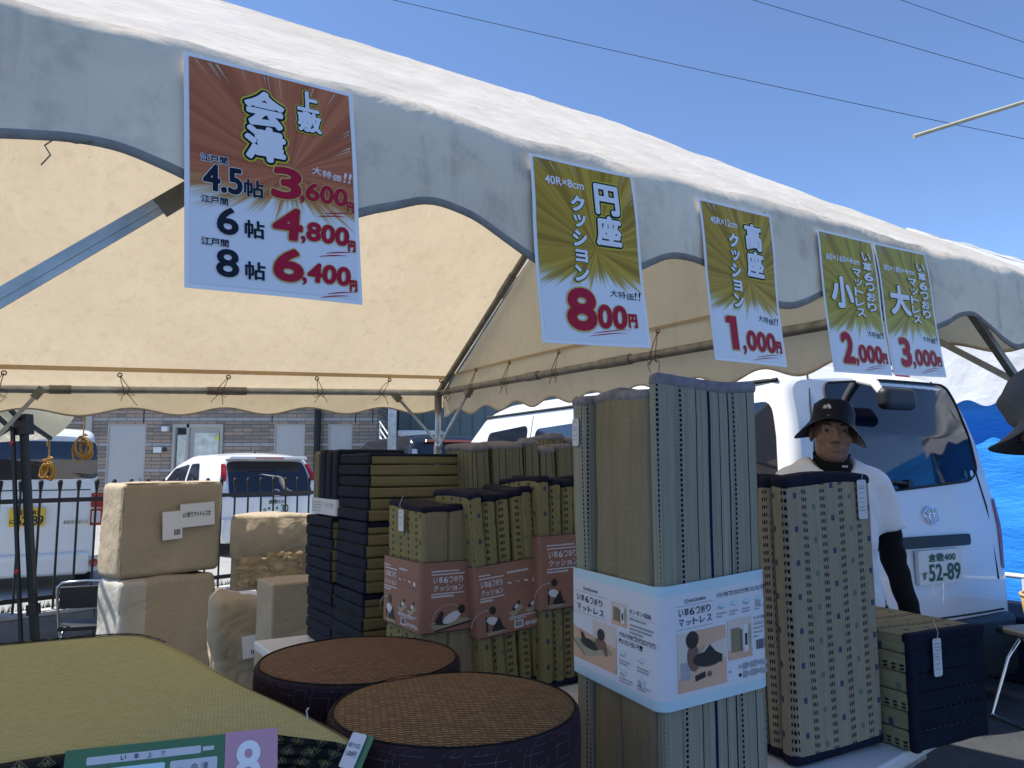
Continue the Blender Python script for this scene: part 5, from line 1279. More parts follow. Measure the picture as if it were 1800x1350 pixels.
for i, (a, c, t_) in enumerate(doors):
    xa, xc = XB(a), XB(c)
    if i == 1:
        f_ = MB(); 
        for q0, q1 in ((xa, xa+.06), (xc-.06, xc), (lerp(xa, xc, .30)-.03, lerp(xa, xc, .30)+.03)): f_.box((q0, YB-.03, 0), (q1, YB+.12, zd-.002))
        f_.box((xa+.06, YB-.03, zd-.08), (xc-.06, YB+.12, zd-.002)); o = f_.build('entry_door', MT['door_frame'], bld)
        f_ = MB(); f_.box((lerp(xa, xc, .30)+.03, YB+.03, 0), (xc-.06, YB+.07, zd-.08)); f_.build('door_leaf', MT['door_frame'], o)
        f_ = MB(); f_.box((lerp(xa, xc, .30)+.16, YB+.0, .75), (xc-.10, YB+.028, zd-.2)); f_.build('pane', MT['curtain'], o)
        f_ = MB(); f_.box((xa+.10, YB+.02, .2), (lerp(xa, xc, .30)-.05, YB+.05, zd-.25)); f_.build('pane', MT['curtain'], o)
        f_ = MB(); f_.prism([(lerp(xa, xc, .82), 1.95), (lerp(xa, xc, .92), 1.95), (lerp(xa, xc, .92), 2.07)], 0, .004, M=frame(V((0, YB-.006, 0)), V((1, 0, 0)), UP, V((0, -1, 0)))); f_.build('door_sticker', MT['ink_yellow'], o)
    else:
        f_ = MB(); f_.box((xa+.002, YB+.02, 0), (xc-.002, YB+.08, zd-.002)); o = f_.build('steel_door', MT['door_grey'], bld)
        f_ = MB(); f_.box((xa+.002, YB-.004, 0), (xa+.03, YB+.018, zd-.002)); f_.box((xc-.03, YB-.004, 0), (xc-.002, YB+.018, zd-.002)); f_.box((xa+.03, YB-.004, zd-.03), (xc-.03, YB+.018, zd-.002)); f_.build('frame', MT['door_frame'], o)
        f_ = MB(); f_.cyl((xc-.12, YB+.0, 1.0), (xc-.12, YB-.06, 1.0), .03); f_.build('handle', MT['galv'], o)
b = MB(); b.box((XB(273), YB-.04, ZB(796)), (XB(287), YB, ZB(786))); b.build('intercom_panel', MT['white_plastic'], bld)
b = MB(); b.box((XB(289), YB-.04, ZB(794)), (XB(295), YB, ZB(787))); b.build('intercom_panel', MT['black_plastic'], bld)
b = MB(); b.bbox((XB(288), YB-.14, ZB(759)), (XB(299), YB, ZB(750)), .02, 2); b.build('wall_lamp', MT['white_plastic'], bld)
b = MB(); b.cyl((XB(560), YB-.09, 0), (XB(560), YB-.09, 6.1), .075, seg=14); b.build('downpipe', MT['seal'], bld)
b = MB()
for px_ in (252, 478, 625, 655): b.box((XB(px_)-.012, YB-.004, zd+.02), (XB(px_)+.012, YB, 6.1))
b.build('expansion_joint', MT['seal'], bld)
t = thing('annex_building', 'dark recessed building wing left of the brick tiled building', 'building')
b = MB(); b.box((-22, YB+1.5, 0), (X0-.15, YB+9, 6.0)); b.build('wall', MT['brick'], t)
b = MB(); b.box((-22, YB+1.0, 3.1), (X0-.16, YB+1.498, 3.4)); b.build('canopy_slab', MT['concrete'], t)
t = thing('cladded_building', 'grey green metal clad building behind the dark minivan and white van', 'building')
b = MB(); x = X1+.05
while x < 9: b.box((x, 21.0, 0), (x+.28, 21.06, 6.6)); b.box((x+.28, 21.03, 0), (x+.34, 21.09, 6.6)); x += .34
b.box((X1+.05, 21.1, 0), (9, 28, 6.6)); b.build('cladding', MT['teal_wall'], t)
b = MB(); b.box((X1, 20.8, 6.6), (9.1, 28.1, 6.8)); b.build('roof', MT['door_grey'], t)
b = MB(); b.box((1.0, 20.93, 2.2), (2.6, 20.998, 3.4)); b.build('window', MT['glass'], t)
t = thing('steel_post', 'plain grey steel post between the brick building and dark minivan', 'post'); b = MB()
b.bbox((at(690, 750, 11.6).x-.06, 11.54, 0), (at(690, 750, 11.6).x+.06, 11.66, 4.2), .008, 2); b.build('shaft', MT['galv'], t); b = MB(); b.box((at(690, 750, 11.6).x-.11, 11.49, 0), (at(690, 750, 11.6).x+.11, 11.71, .015)); b.build('base_plate', MT['galv'], t)
t = thing('storage_shed', 'low white storage shed roof behind the dark minivan', 'shed'); b = MB()
b.bbox((XB(702, 18.6), 18.6, 0), (XB(775, 18.6), 20.2, ZB(768, 18.6)), .03, 2); b.build('wall', MT['white_plastic'], t)
b = MB(); b.bbox((XB(700, 18.6), 18.5, ZB(768, 18.6)+.002), (XB(777, 18.6), 20.3, ZB(757, 18.6)), .03, 2); b.build('roof', MT['white_plastic'], t)
t = thing('handrail', 'pale blue grey stair handrail beside the steel post', 'handrail')
for k in range(3): 
    b = MB(); b.tube([at(668, 742+k*13, 17.2), at(688, 772+k*13, 16.4)], .025, 8); b.build('rail', MT['galv'], t)
for px_, py_, Y_ in ((669, 742, 17.2), (687, 772, 16.4)):
    b = MB(); p = at(px_, py_, Y_); b.cyl((p.x, p.y, 0), p, .03, seg=8); b.build('rail_post', MT['galv'], t)
# ================================================================ VEHICLES
class Car:
    def __init__(s, name, label, cat, M, W, L, zb, prof, belt, tum, rc, rf, lean, rx, rz, crown, paint, group=None, bulge=.03):
        s.__dict__.update(W=W, L=L, zb=zb, prof=prof, belt=belt, tum=tum, rc=rc, rf=rf, lean=lean, rx=rx, rz=rz, crown=crown, bulge=bulge, M=M, Mi=M.inverted())
        s.t = thing(name, label, cat, M=M, group=group); s.zmax = max(z for _, z in prof)
        ys = [0, .008, .025, .05, .09, .14, .2, .3]; y = .45
        while y < L-.5: ys.append(y); y += .15
        ys += [L-.5, L-.35, L-.22, L-.12, L-.06, L-.02, L]
        rows = [s.section(y) for y in ys]; n = len(rows[0]); b = MB()
        vs = [p for r in rows for p in r]; fs = [(i*n+k, i*n+k+1, (i+1)*n+k+1, (i+1)*n+k) for i in range(len(rows)-1) for k in range(n-1)]
        b.add(vs, fs, 0, smooth=True)
        h = n//2
        for row, sg in ((rows[0], 1), (rows[-1], 0)):
            vs = []; m = 14
            for i in range(h+1):
                p = row[i]
                for j in range(m+1):
                    f = 1-2*j/m; x = p[0]*f
                    vs.append((x, s.ry(x, p[2]) if sg else p[1] + .12*(1-f*f), p[2] + (row[h][2]-p[2])*0))
            b.add(vs, [(i*(m+1)+j, i*(m+1)+j+1, (i+1)*(m+1)+j+1, (i+1)*(m+1)+j) for i in range(h) for j in range(m)], 0, smooth=True)
        b.build('body', paint, s.t, recalc=True)
    def top(s, y): return interp(y, s.prof)
    def hw(s, y, z):
        w_ = s.W/2
        if y < s.rc: w_ -= s.rc*.6*(1-math.sqrt(max(0, 1-(1-y/s.rc)**2)))
        if y > s.L-s.rf: q = (y-(s.L-s.rf))/s.rf; w_ -= s.rf*.55*(1-math.sqrt(max(0, 1-q*q)))
        if z > s.belt: w_ -= s.tum*((z-s.belt)/(s.zmax-s.belt))**1.3
        if z < s.zb+.3: w_ -= .05*((s.zb+.3-z)/.3)**2
        return w_
    def dl(s, z): return interp(z, s.lean)
    def sh(s, y, z): return y + s.dl(z)*max(0, 1-y/1.4)
    def section(s, y):
        zt = s.top(y); pts = []; z1 = zt-s.rz
        for k in range(13): z = lerp(s.zb, z1, k/12); pts.append((s.hw(y, z), s.sh(y, z), z))
        w1 = s.hw(y, z1)
        for k in range(1, 6): a = R(90*k/5); z = z1+s.rz*math.sin(a); pts.append((w1 - s.rx*(1-math.cos(a)), s.sh(y, z), z))
        w2 = w1-s.rx
        for k in range(1, 5): f = 1-k/4; pts.append((w2*f, s.sh(y, zt), zt + s.crown*(1-f*f)))
        return pts + [(-x, yy, z) for x, yy, z in pts[-2::-1]]
    def ry(s, x, z): 
        w_ = max(s.hw(0, min(z, s.zmax)), .2); f = min(1, abs(x)/w_); return s.dl(min(z, s.zmax)) - s.bulge*(1-f**3)
    def rear(s, off=.004): return lambda x, z: V((x, s.ry(x, z)-off, z))
    def side(s, sg, off=.004): return lambda y, z: V((sg*(s.hw(y, z)+off), s.sh(y, z), z))
    def rpx(s, px, py, off=0.):
        o = s.Mi @ V((0, 0, CZ)); d = s.Mi.to_3x3() @ ray(px, py); yy = 0
        for _ in range(6): p = o + d*((yy-o.y)/d.y); yy = s.ry(p.x, p.z) - off
        return (p.x, p.z)
    def patch(s, name, outline, fn, mat, parent=None, rings=5, step=.06):
        b = MB(); b.patch(densify(outline, step), fn, rings=rings); return b.build(name, MT[mat], parent or s.t, recalc=False)
    def wheel(s, y, sg, r=.31):
        c = V((sg*(s.W/2-.10), y, r)); b = MB(); prof = [(-.10, r*.66), (-.10, r*.93), (-.07, r), (.07, r), (.10, r*.93), (.10, r*.66)]
        vs = []; n = 32
        for o_, rr in prof:
            for k in range(n): a = 6.2832*k/n; vs.append(c + V((o_, math.cos(a)*rr, math.sin(a)*rr)))
        b.add(vs, [(i*n+k, i*n+(k+1) % n, (i+1)*n+(k+1) % n, (i+1)*n+k) for i in range(len(prof)-1) for k in range(n)], 0, smooth=True)
        o = b.build('wheel', MT['tyre'], s.t); b = MB(); b.cyl(c + V((sg*.08, 0, 0)), c + V((sg*.095, 0, 0)), r*.66, r*.6, 32)
        for k in range(6): a = 6.2832*k/6; b.bar(c + V((sg*.097, 0, 0)), c + V((sg*.097, math.cos(a)*r*.58, math.sin(a)*r*.58)), .05, .012, up=(1, 0, 0))
        b.build('rim', MT['alloy'], o)
        b = MB(); b.cyl(c + V((sg*.06, 0, 0)), c + V((sg*.104, 0, 0)), r*1.14, r*1.14, 36); 
    def plate(s, corners, mat, rows, ink):
        """corners of the plate in rear coordinates (tl, tr, br, bl)"""
        (xa, za), (xb, zb_), (xc, zc), (xd, zd_) = corners; x0 = (xa+xd)/2; x1 = (xb+xc)/2; z1 = (za+zb_)/2; z0 = (zc+zd_)/2
        cx, cz = (x0+x1)/2, (z0+z1)/2; yy = s.ry(cx, cz)-.030; Mp = frame(V((x0, yy, z0)), V((1, 0, 0)), UP, V((0, -1, 0)))
        w_, h_ = x1-x0, z1-z0; b = MB(); b.prism(rrect(0, 0, w_, h_, .012), -.022, 0, M=Mp); o = b.build('number_plate', MT[mat], s.t)
        b = MB()
        for st, fx, fy, fw, fh in rows: put_text(b, st, fx*w_, fy*h_, fh*h_, Mp, 0, .003, .032, w_=fw*w_)
        b.build('plate_lettering', MT[ink], o); return o
def carM(rl, f, W): 
    f = V((f[0], f[1], 0)).normalized(); x = V((f.y, -f.x, 0)); return frame(V((rl[0], rl[1], 0)) + x*W/2, x, f, UP)
# --- white delivery van at the right
van = Car('white_van', 'white delivery van with rear window and emblem standing behind the man', 'van', carM((1.458, 3.94), (-.45, .893), 1.695), 1.695, 4.9, .22,
    [(0, 1.80), (.12, 1.885), (.5, 1.90), (3.6, 1.90), (4.0, 1.84), (4.35, 1.60), (4.72, 1.10), (4.9, .85)], .98, .13, .10, .5, [(.2, .0), (.5, -.02), (.98, .0), (1.5, .09), (1.8, .19), (1.9, .26)], .14, .09, .03, MT['white_paint'])
gl = [van.rpx(*p) for p in ((1446, 673), (1547, 668), (1656, 677), (1678, 709), (1716, 828), (1704, 845), (1573, 862), (1462, 872))]
van.patch('rear_window', rpoly(gl, .05), van.rear(.004), 'glass', step=.05)
b = MB(); pts = [van.rear(.005)(x, z) for x, z in densify(rpoly(gl, .05), .04)]; b.tube(pts, .007, 6, closed=True); b.build('window_seal', MT['seal'], van.t)
b = MB()
seam = [van.rpx(*p) for p in ((1418, 655), (1424, 720), (1432, 800), (1440, 900), (1448, 1050))]
b.tube([van.rear(.003)(x, z) for x, z in seam], .006, 6)
sR = [(-x*.985, z) for x, z in seam]; b.tube([van.rear(.001)(x, z) for x, z in sR], .006, 6); b.tube([van.rear(.001)(x, .49) for x in [lerp(-.74, .74, k/14) for k in range(15)]], .006, 6)
b.build('tailgate_seam', MT['seal'], van.t)
q0, q1 = van.rpx(1574, 966), van.rpx(1699, 937); zc_ = (q0[1]+q1[1])/2
van.patch('garnish', rrect(-q1[0], zc_-.032, q1[0], zc_+.032, .02), van.rear(.022), 'black_plastic')
van.plate([van.rpx(*p) for p in ((1600, 973), (1680, 958), (1683, 1018), (1614, 1031))], 'plate_white', [('倉敷400', .22, .66, .62, .24), ('す', .05, .16, .13, .22), ('52-89', .22, .10, .72, .48)], 'plate_green')
e0 = van.rpx(1634, 905); b = MB(); fn = van.rear(.012)
for rx_, rz_, ox, oz in ((.062, .046, 0, 0), (.022, .043, 0, -.002), (.046, .016, 0, .022)): b.tube([fn(e0[0]+ox+rx_*math.cos(a), e0[1]+oz+rz_*math.sin(a)) for a in [6.2832*k/32 for k in range(32)]], .0042, 6, closed=True)
b.build('emblem', MT['chrome'], van.t)
b = MB(); b.bbox((-.80, -.075, .12), (.80, .16, .475), .045, 3); b.build('rear_bumper', MT['black_plastic'], van.t)
for sg in (-1, 1):
    van.patch('tail_lamp', rrect(sg*.80-.035, .72, sg*.80+.035, 1.13, .02), lambda x, z: V((x, van.ry(min(abs(x), .82), z)-.006+max(0, abs(x)-.80)*.8, z)), 'lamp_red')
    for y0, y1 in ((.12, 1.50), (1.66, 2.95), (3.10, 3.95)):
        o = van.patch('side_window', rpoly([(y0, 1.04), (y1, 1.04), (y1-(.05 if y1 > 3.5 else 0), 1.64), (y0, 1.68)], .07), van.side(sg, .004), 'glass')
    b = MB(); b.tube([van.side(sg, .004)(lerp(.05, 4.0, k/24), 1.795) for k in range(25)], .012, 6); b.build('roof_gutter', MT['seal'], van.t)
    b = MB()
    for y_ in (1.58, 3.03): b.tube([van.side(sg, .001)(y_, lerp(.4, 1.76, k/10)) for k in range(11)], .004, 5)
    b.build('door_seam', MT['seal'], van.t)
    van.wheel(.95, sg); van.wheel(3.95, sg)
h0 = van.rpx(1580, 657); van.patch('brake_lamp', rrect(h0[0]-.07, h0[1]-.022, h0[0]+.07, h0[1]+.022, .008), van.rear(.012), 'lamp_red')
mc = van.rpx(1579, 701, .16); mt_ = van.rpx(1506, 668); b = MB(); mp = V((mc[0], van.ry(*mc)-.16, mc[1]))
b.bbox((mp.x-.135, mp.y-.03, mp.z-.062), (mp.x+.135, mp.y+.05, mp.z+.062), .045, 5, sub=3); o = b.build('under_mirror', MT['black_plastic'], van.t)
b = MB(); ms = V((mt_[0], van.ry(*mt_)-.004, mt_[1])); b.tube([ms, lerp(ms, mp + V((-.11, .02, .03)), .55) + V((0, -.03, .015)), mp + V((-.11, .02, .03))], [.030, .026, .020], 8); b.build('mirror_stalk', MT['white_paint'], o)
b = MB(); w0 = van.rpx(1590, 850); w1 = van.rpx(1480, 845); b.tube([van.rear(.03)(*w0), van.rear(.02)(lerp(w0[0], w1[0], .5), lerp(w0[1], w1[1], .5)+.01), van.rear(.015)(*w1)], .009, 6); b.cyl(van.rear(0)(*w0), van.rear(.04)(*w0), .022, seg=10); b.build('wiper', MT['black_plastic'], van.t)
for px_, mm in ((1696, 'plate_green'), (1707, 'ink_cyan')):
    c = van.rpx(px_, 834); van.patch('window_sticker', ell(c[0], c[1], .018, .026), van.rear(.006), mm, rings=2)
# --- boxy kei van, left
kei = Car('white_van', 'boxy white mini van with yellow number plate parked behind the fence at left', 'van', carM((-5.86, 7.86), (-.5, .866), 1.475), 1.475, 3.4, .2,
    [(0, 1.64), (.1, 1.72), (.4, 1.745), (2.3, 1.74), (2.7, 1.5), (3.1, 1.0), (3.4, .85)], .98, .07, .09, .4, [(.2, .0), (.95, .0), (1.4, .03), (1.75, .09)], .10, .075, .02, MT['cream_paint'])
gx = kei.rpx(174, 800)[0]; z0, z1 = kei.rpx(120, 851)[1], kei.rpx(120, 776)[1]
kei.patch('rear_window', rpoly([(-gx, z0+.04), (gx, z0+.06), (gx-.03, z1), (-gx+.03, z1)], .06), kei.rear(.004), 'glass')
zc_ = kei.rpx(100, 885)[1]
b = MB(); b.tube([kei.rear(.001)(lerp(-.66, .66, k/12), kei.rpx(60, 862)[1]) for k in range(13)], .006, 5); b.tube([kei.rear(.001)(lerp(-.62, .62, k/12), kei.rpx(60, 985)[1] + .02*abs(k-6)/6) for k in range(13)], .007, 5); b.build('tailgate_seam', MT['seal'], kei.t)
kei.plate([kei.rpx(*p) for p in ((16, 894), (79, 892), (79, 924), (16, 926))], 'plate_yellow', [('岡山581', .20, .62, .60, .28), ('に', .03, .15, .13, .24), ('62-89', .20, .08, .76, .48)], 'ink_black')
for sg in (-1, 1):
    x_ = kei.rpx(172, 890)[0]*sg; zt_, zm_, zb2 = kei.rpx(170, 866)[1], kei.rpx(170, 893)[1], kei.rpx(170, 923)[1]
    for za, zb3, mm in ((zm_+.01, zt_, 'lamp_red'), (zb2, zm_-.005, 'lamp_red')):
        o = kei.patch('tail_lamp', rrect(x_-.068, za, x_+.068, zb3, .015), kei.rear(.012), mm)
    kei.patch('reverse_lamp', rrect(x_-.055, zb2+.03, x_+.03, zm_-.03, .012), kei.rear(.016), 'lamp_clear')
    xr2, zr2 = kei.rpx(164, 989); kei.patch('reflector_housing', rpoly([(sg*xr2-.11, zr2-.10), (sg*xr2+.07, zr2-.08), (sg*xr2+.07, zr2+.09), (sg*xr2-.06, zr2+.07)], .03), kei.rear(.012), 'lamp_clear')
    kei.patch('reflector', ell(sg*xr2, zr2, .045, .045), kei.rear(.018), 'lamp_red', rings=2)
    kei.patch('side_window', rpoly([(.2, 1.0), (1.1, 1.0), (1.1, 1.5), (.25, 1.52)], .06), kei.side(sg), 'glass'); kei.patch('side_window', rpoly([(1.2, 1.0), (2.1, 1.0), (2.0, 1.5), (1.2, 1.5)], .06), kei.side(sg), 'glass')
    kei.wheel(.55, sg, .27); kei.wheel(2.8, sg, .27)
b = MB(); b.bbox((-.68, -.075, .16), (.68, .10, .40), .04, 3); b.build('rear_bumper', MT['cream_paint'], kei.t)
e0 = kei.rpx(46, 883); b = MB(); b.tube([kei.rear(.012)(e0[0]+.06*math.cos(a), e0[1]+.045*math.sin(a)) for a in [6.2832*k/24 for k in range(24)]], .008, 6, closed=True); b.build('emblem', MT['chrome'], kei.t)
p0 = kei.rpx(112, 921); p1 = kei.rpx(150, 914); b = MB(); Mp = frame(kei.rear(.008)(p0[0], p0[1]), V((1, 0, 0)), UP, V((0, -1, 0)))
for k in range(7): b.box((k*.034, 0, -.003), (k*.034+.022, .035, .004), M=Mp)
b.build('chrome_script', MT['chrome'], kei.t)
for px_, py_, mm in ((166, 835, 'plate_green'), (167, 846, 'ink_cyan')): c = kei.rpx(px_, py_); kei.patch('window_sticker', ell(c[0], c[1], .035, .022), kei.rear(.007), mm, rings=2)
# --- white hatchback behind the fence
hb = Car('white_car', 'white hatchback car with dark rear window parked behind the fence, rear facing camera', 'car', carM((-4.30, 11.3), (-.65, .76), 1.69), 1.69, 4.0, .2,
    [(0, 1.42), (.15, 1.475), (.6, 1.51), (1.6, 1.50), (2.2, 1.36), (2.9, 1.0), (3.5, .93), (4.0, .72)], .92, .16, .16, .5, [(.2, .05), (.5, 0), (.9, .02), (1.2, .16), (1.45, .36)], .14, .08, .03, MT['white_paint'])
z0, z1 = hb.rpx(480, 873)[1], hb.rpx(480, 811)[1]
hb.patch('rear_window', rpoly([(-.66, z0), (.66, z0), (.62, z1-.02), (.5, z1), (-.5, z1), (-.62, z1-.02)], .07), hb.rear(.004), 'glass')
b = MB(); b.bbox((-.62, .12, 1.425), (.62, .55, 1.475), .02, 3); b.build('spoiler', MT['white_paint'], hb.t)
b = MB(); b.box((-.22, .108, 1.437), (.22, .119, 1.462)); b.build('brake_lamp', MT['lamp_red'], hb.t)
for sg in (-1, 1):
    hb.patch('tail_lamp', rpoly([(sg*.72-.045, 1.10), (sg*.72+.045, 1.10), (sg*.67+.045, 1.36), (sg*.67-.030, 1.36)], .03), lambda x, z: V((x, hb.ry(x, z)-.010, z)), 'lamp_red')
    hb.patch('side_window', rpoly([(.75, .98), (1.45, .96), (1.45, 1.36), (1.0, 1.37)], .06), hb.side(sg), 'glass'); hb.patch('side_window', rpoly([(1.53, .96), (2.6, .98), (2.2, 1.28), (1.53, 1.36)], .06), hb.side(sg), 'glass')
    b = MB(); p = hb.side(sg, .10)(2.35, 1.02); b.bbox((p.x-.09, p.y-.05, p.z-.06), (p.x+.09, p.y+.06, p.z+.07), .04, 3); b.build('door_mirror', MT['black_plastic'], hb.t)
    hb.wheel(.7, sg, .3); hb.wheel(3.2, sg, .3)
hb.plate([hb.rpx(*p) for p in ((459, 876), (509, 874), (509, 902), (459, 904))], 'plate_white', [('倉敷534', .22, .64, .60, .26), ('な', .05, .15, .12, .22), ('・・30', .22, .10, .70, .46)], 'plate_green')
e0 = hb.rpx(485, 866); b = MB(); fn = hb.rear(.012); b.tube([fn(x, z) for x, z in rrect(e0[0]-.055, e0[1]-.045, e0[0]+.055, e0[1]+.045, .02)], .006, 6, closed=True)
for sx in (-1, 1): b.tube([fn(e0[0]+sx*.032, e0[1]-.04), fn(e0[0]+sx*.024, e0[1]), fn(e0[0]+sx*.036, e0[1]+.04)], .007, 6)
b.tube([fn(e0[0]-.026, e0[1]), fn(e0[0]+.026, e0[1])], .007, 6); b.build('emblem', MT['chrome'], hb.t)
b = MB(); b.bbox((-.76, -.05, .2), (.76, .15, .58), .06, 3); b.build('rear_bumper', MT['white_paint'], hb.t)
b = MB(); b.cyl((0, .75, 1.535), (0, .80, 1.60), .02, .008, 8); b.build('antenna', MT['black_plastic'], hb.t)
# --- black minivan
mv = Car('black_minivan', 'black minivan parked in front of the grey green clad building', 'car', carM((-1.73, 13.0), (-.5, .866), 1.72), 1.72, 4.7, .2,
    [(0, 1.74), (.15, 1.84), (.6, 1.87), (2.6, 1.84), (3.3, 1.55), (3.9, 1.1), (4.7, .8)], 1.0, .16, .14, .5, [(.2, 0), (1.0, 0), (1.8, .22)], .16, .09, .03, MT['black_paint'])
mv.patch('rear_window', rpoly([(-.64, 1.05), (.64, 1.05), (.58, 1.66), (-.58, 1.66)], .06), mv.rear(.004), 'glass')
b = MB(); b.box((-.5, .10, 1.745), (.5, .16, 1.785)); b.build('brake_lamp', MT['lamp_red'], mv.t)
for sg in (-1, 1):
    mv.patch('tail_lamp', rpoly([(sg*.74-.05, 1.0), (sg*.74+.05, 1.0), (sg*.70+.05, 1.62), (sg*.70-.05, 1.62)], .03), mv.rear(.01), 'lamp_clear')
    for y0, y1 in ((.35, 1.2), (1.3, 2.3), (2.4, 3.2)): mv.patch('side_window', rpoly([(y0, 1.05), (y1, 1.05), (y1-(.3 if y1 > 3 else 0), 1.62), (y0, 1.64)], .06), mv.side(sg), 'glass')
    mv.wheel(.8, sg); mv.wheel(3.7, sg)
# ================================================================ SECOND MARQUEE AND BLUE TARP
K = 1.25; G = V((3.33, 6.25, 0)); EZ2, RZ2 = 1.95, 3.30; HW2 = 2.29
M2 = frame(G, DX, NX, UP)
t2 = thing('white_marquee', 'white marquee at right edge with wavy hem above blue tarpaulin', 'tent', M=M2)
b = MB()
def rf2(sg): return lambda u, v: (lerp(-.05, 5.5, u), sg*lerp(0, HW2+.05, v), lerp(RZ2, EZ2, v) + .03*noise.noise(V((u*14, v*5, sg))) - .05*math.sin(math.pi*v)*abs(math.sin(u*7)))
b.grid(rf2(1), 60, 24); b.grid(rf2(-1), 60, 24); b.build('roof_sheet', MT['white_canvas2'], t2)
b = MB()
def gb2(u, v):
    y = lerp(-HW2-.04, HW2+.04, u); top = max(RZ2 - (RZ2-EZ2)/HW2*abs(y), EZ2+.005); 
    return (-.05 - .035*noise.noise(V((y*1.8 + v*1.5, v*1.2, 51.))) - .015*noise.noise(V((y*5-v*3, v*3, 52.))), y, lerp(EZ2, top, v))
b.grid(gb2, 90, 24); b.build('gable_sheet', MT['white_canvas2'], t2)
def vl2(u, v): y = lerp(-HW2-.04, HW2+.04, u); q = gb2(u, 0); return (q[0] - .015*v + .012*noise.noise(V((y*3, v, 55.)))*v, y, EZ2 - (.150 - .028*math.cos(2*math.pi*(y-.08)/.31))*v)
b = MB(); b.grid(vl2, 220, 8); b.build('side_valance', MT['white_canvas2'], t2)
for y in (-HW2, HW2):
    b = MB(); b.cyl((.02, y, 0), (.02, y, EZ2), .024, seg=12); b.build('post', MT['galv'], t2)
b = MB(); b.cyl((.02, -HW2, EZ2-.01), (.02, HW2, EZ2-.01), .022, seg=12); b.build('eave_pipe', MT['galv'], t2)
b = MB()
def tp2(u, v):
    y = lerp(-HW2, HW2+1.6, u); z = lerp(.03, EZ2-.05, v)
    return (.09 - .030*noise.noise(V((y*1.1, z*2.4, 61.))) - .007*noise.noise(V((y*3.4+z*1.3, z*7, 62.))) - .0012*noise.noise(V((y*8, z*16, 63.))), y, z)
b.grid(tp2, 200, 110); o = b.build('blue_tarp', MT['tarp'], None, M=M2); tag(o, 'bright blue wrinkled tarpaulin hung as a side wall under the white marquee', 'tarpaulin')
t = thing('steel_barrier', 'low white pipe rail standing before the blue tarpaulin', 'rail', M=M2)
b = MB(); b.cyl((-.25, -.9, .56), (-.25, 2.6, .56), .018, seg=10); b.build('rail', MT['white_plastic'], t)
for y in (-.8, .8, 2.5):
    b = MB(); b.cyl((-.25, y, 0), (-.25, y, .545), .016, seg=10); b.build('rail_post', MT['white_plastic'], t)
t = thing('covered_table', 'low table under dark navy cloth below the white pipe rail', 'table', M=M2)
b = MB(); b.bbox((-.95, -.15, .0), (-.32, 2.3, .40), .02, 3, sub=10, amp=.012); b.build('table_cloth', MT['navy_cloth'], t)
# ================================================================ POP-UP CANOPY, ROPES, WIRES
t = thing('pop_up_canopy', 'black legged pop up canopy with olive cloth corner at left edge', 'canopy')
K1 = at(89, 771, 4.9); K2 = at(150, 700, 5.5); K3 = at(-300, 690, 6.3); K4 = at(-330, 762, 5.2); PK = (K1+K2+K3+K4)/4 + V((0, 0, .45))
b = MB()
for A_, B_ in ((K1, K2), (K2, K3), (K3, K4), (K4, K1)):
    b.grid(lambda u, v: (lambda e: lerp(e, PK, v) + V((0, 0, -.10*math.sin(math.pi*v) + (-.05*math.sin(math.pi*u))*(1-v))))(lerp(A_, B_, u)), 14, 14)
b.build('canopy_cloth', MT['pop_canvas'], t)
def leg(p0, p1, wd, joint=True, red=()):
    b = MB(); b.bar(p0, p1, wd, wd); d = (p1-p0).normalized()
    if joint: b.bar(p0 - d*.02, p0 + d*.10, wd*2.1, wd*2.1); b.bar(lerp(p0, p1, .70), lerp(p0, p1, .70) + d*.06, wd*1.5, wd*1.5)
    o = b.build('leg', MT['black_metal'], t)
    for f in red: b = MB(); q = lerp(p0, p1, f); b.cyl(q + V((0, -wd*.5, 0)), q + V((0, -wd*.5-.012, 0)), .011, seg=12); b.build('release_button', MT['red_plastic'], o)
leg(at(41, 735, 4.6), at(66, 1207, 4.6), .036); leg(at(22, 752, 4.55), at(40, 1210, 4.55), .018, False, (.06, .56))
for p0, p1 in (((41, 738, 4.6), (-60, 800, 4.9)), ((41, 738, 4.6), (89, 771, 4.9)), ((22, 756, 4.55), (-40, 700, 4.3)), ((41, 745, 4.6), (0, 700, 4.4))):
    b = MB(); b.bar(at(*p0), at(*p1), .02, .02); b.build('truss_bar', MT['black_metal'], t)
def rope(label, P, drop, size, seed):
    t = thing('rope', label, 'rope', P, 0, 'ochre ropes tied in bundles'); rg = random.Random(seed)
    b = MB(); b.tube([(0, 0, .0), (.004, .002, -drop*.5), (0, 0, -drop)], .0045, 7); b.tube([(0, 0, 0), (-.012, 0, -.012), (-.006, 0, -.04)], .0045, 7); b.build('cord', MT['rope'], t)
    b = MB(); pts = []
    for k in range(5):
        a0 = rg.uniform(-.5, .5); w_ = size*rg.uniform(.22, .42); h_ = size*rg.uniform(.75, 1.05); cx = rg.uniform(-.2, .2)*size
        for i in range(16): a = 6.2832*i/16; pts.append(V((cx*math.sin(a/2) + w_*math.sin(a), rg.uniform(-.008, .008) + .012*(k-2), -drop - h_*.5*(1-math.cos(a)))))
    b.tube(pts, .0058, 7, closed=True)
    b.tube([(.022*math.cos(a), .03*math.sin(a), -drop-size*.30+.004*k_) for k_, a in enumerate([6.2832*k/8 for k in range(20)])], .0055, 7); b.build('coil', MT['rope'], t)
rope('small ochre rope bundle hanging from the olive canopy corner', K1 + V((.01, -.03, -.01)), .15, .10, 4)
rope('larger ochre rope bundle hanging right of the olive canopy corner', at(149, 716, 5.3), .21, .16, 9)
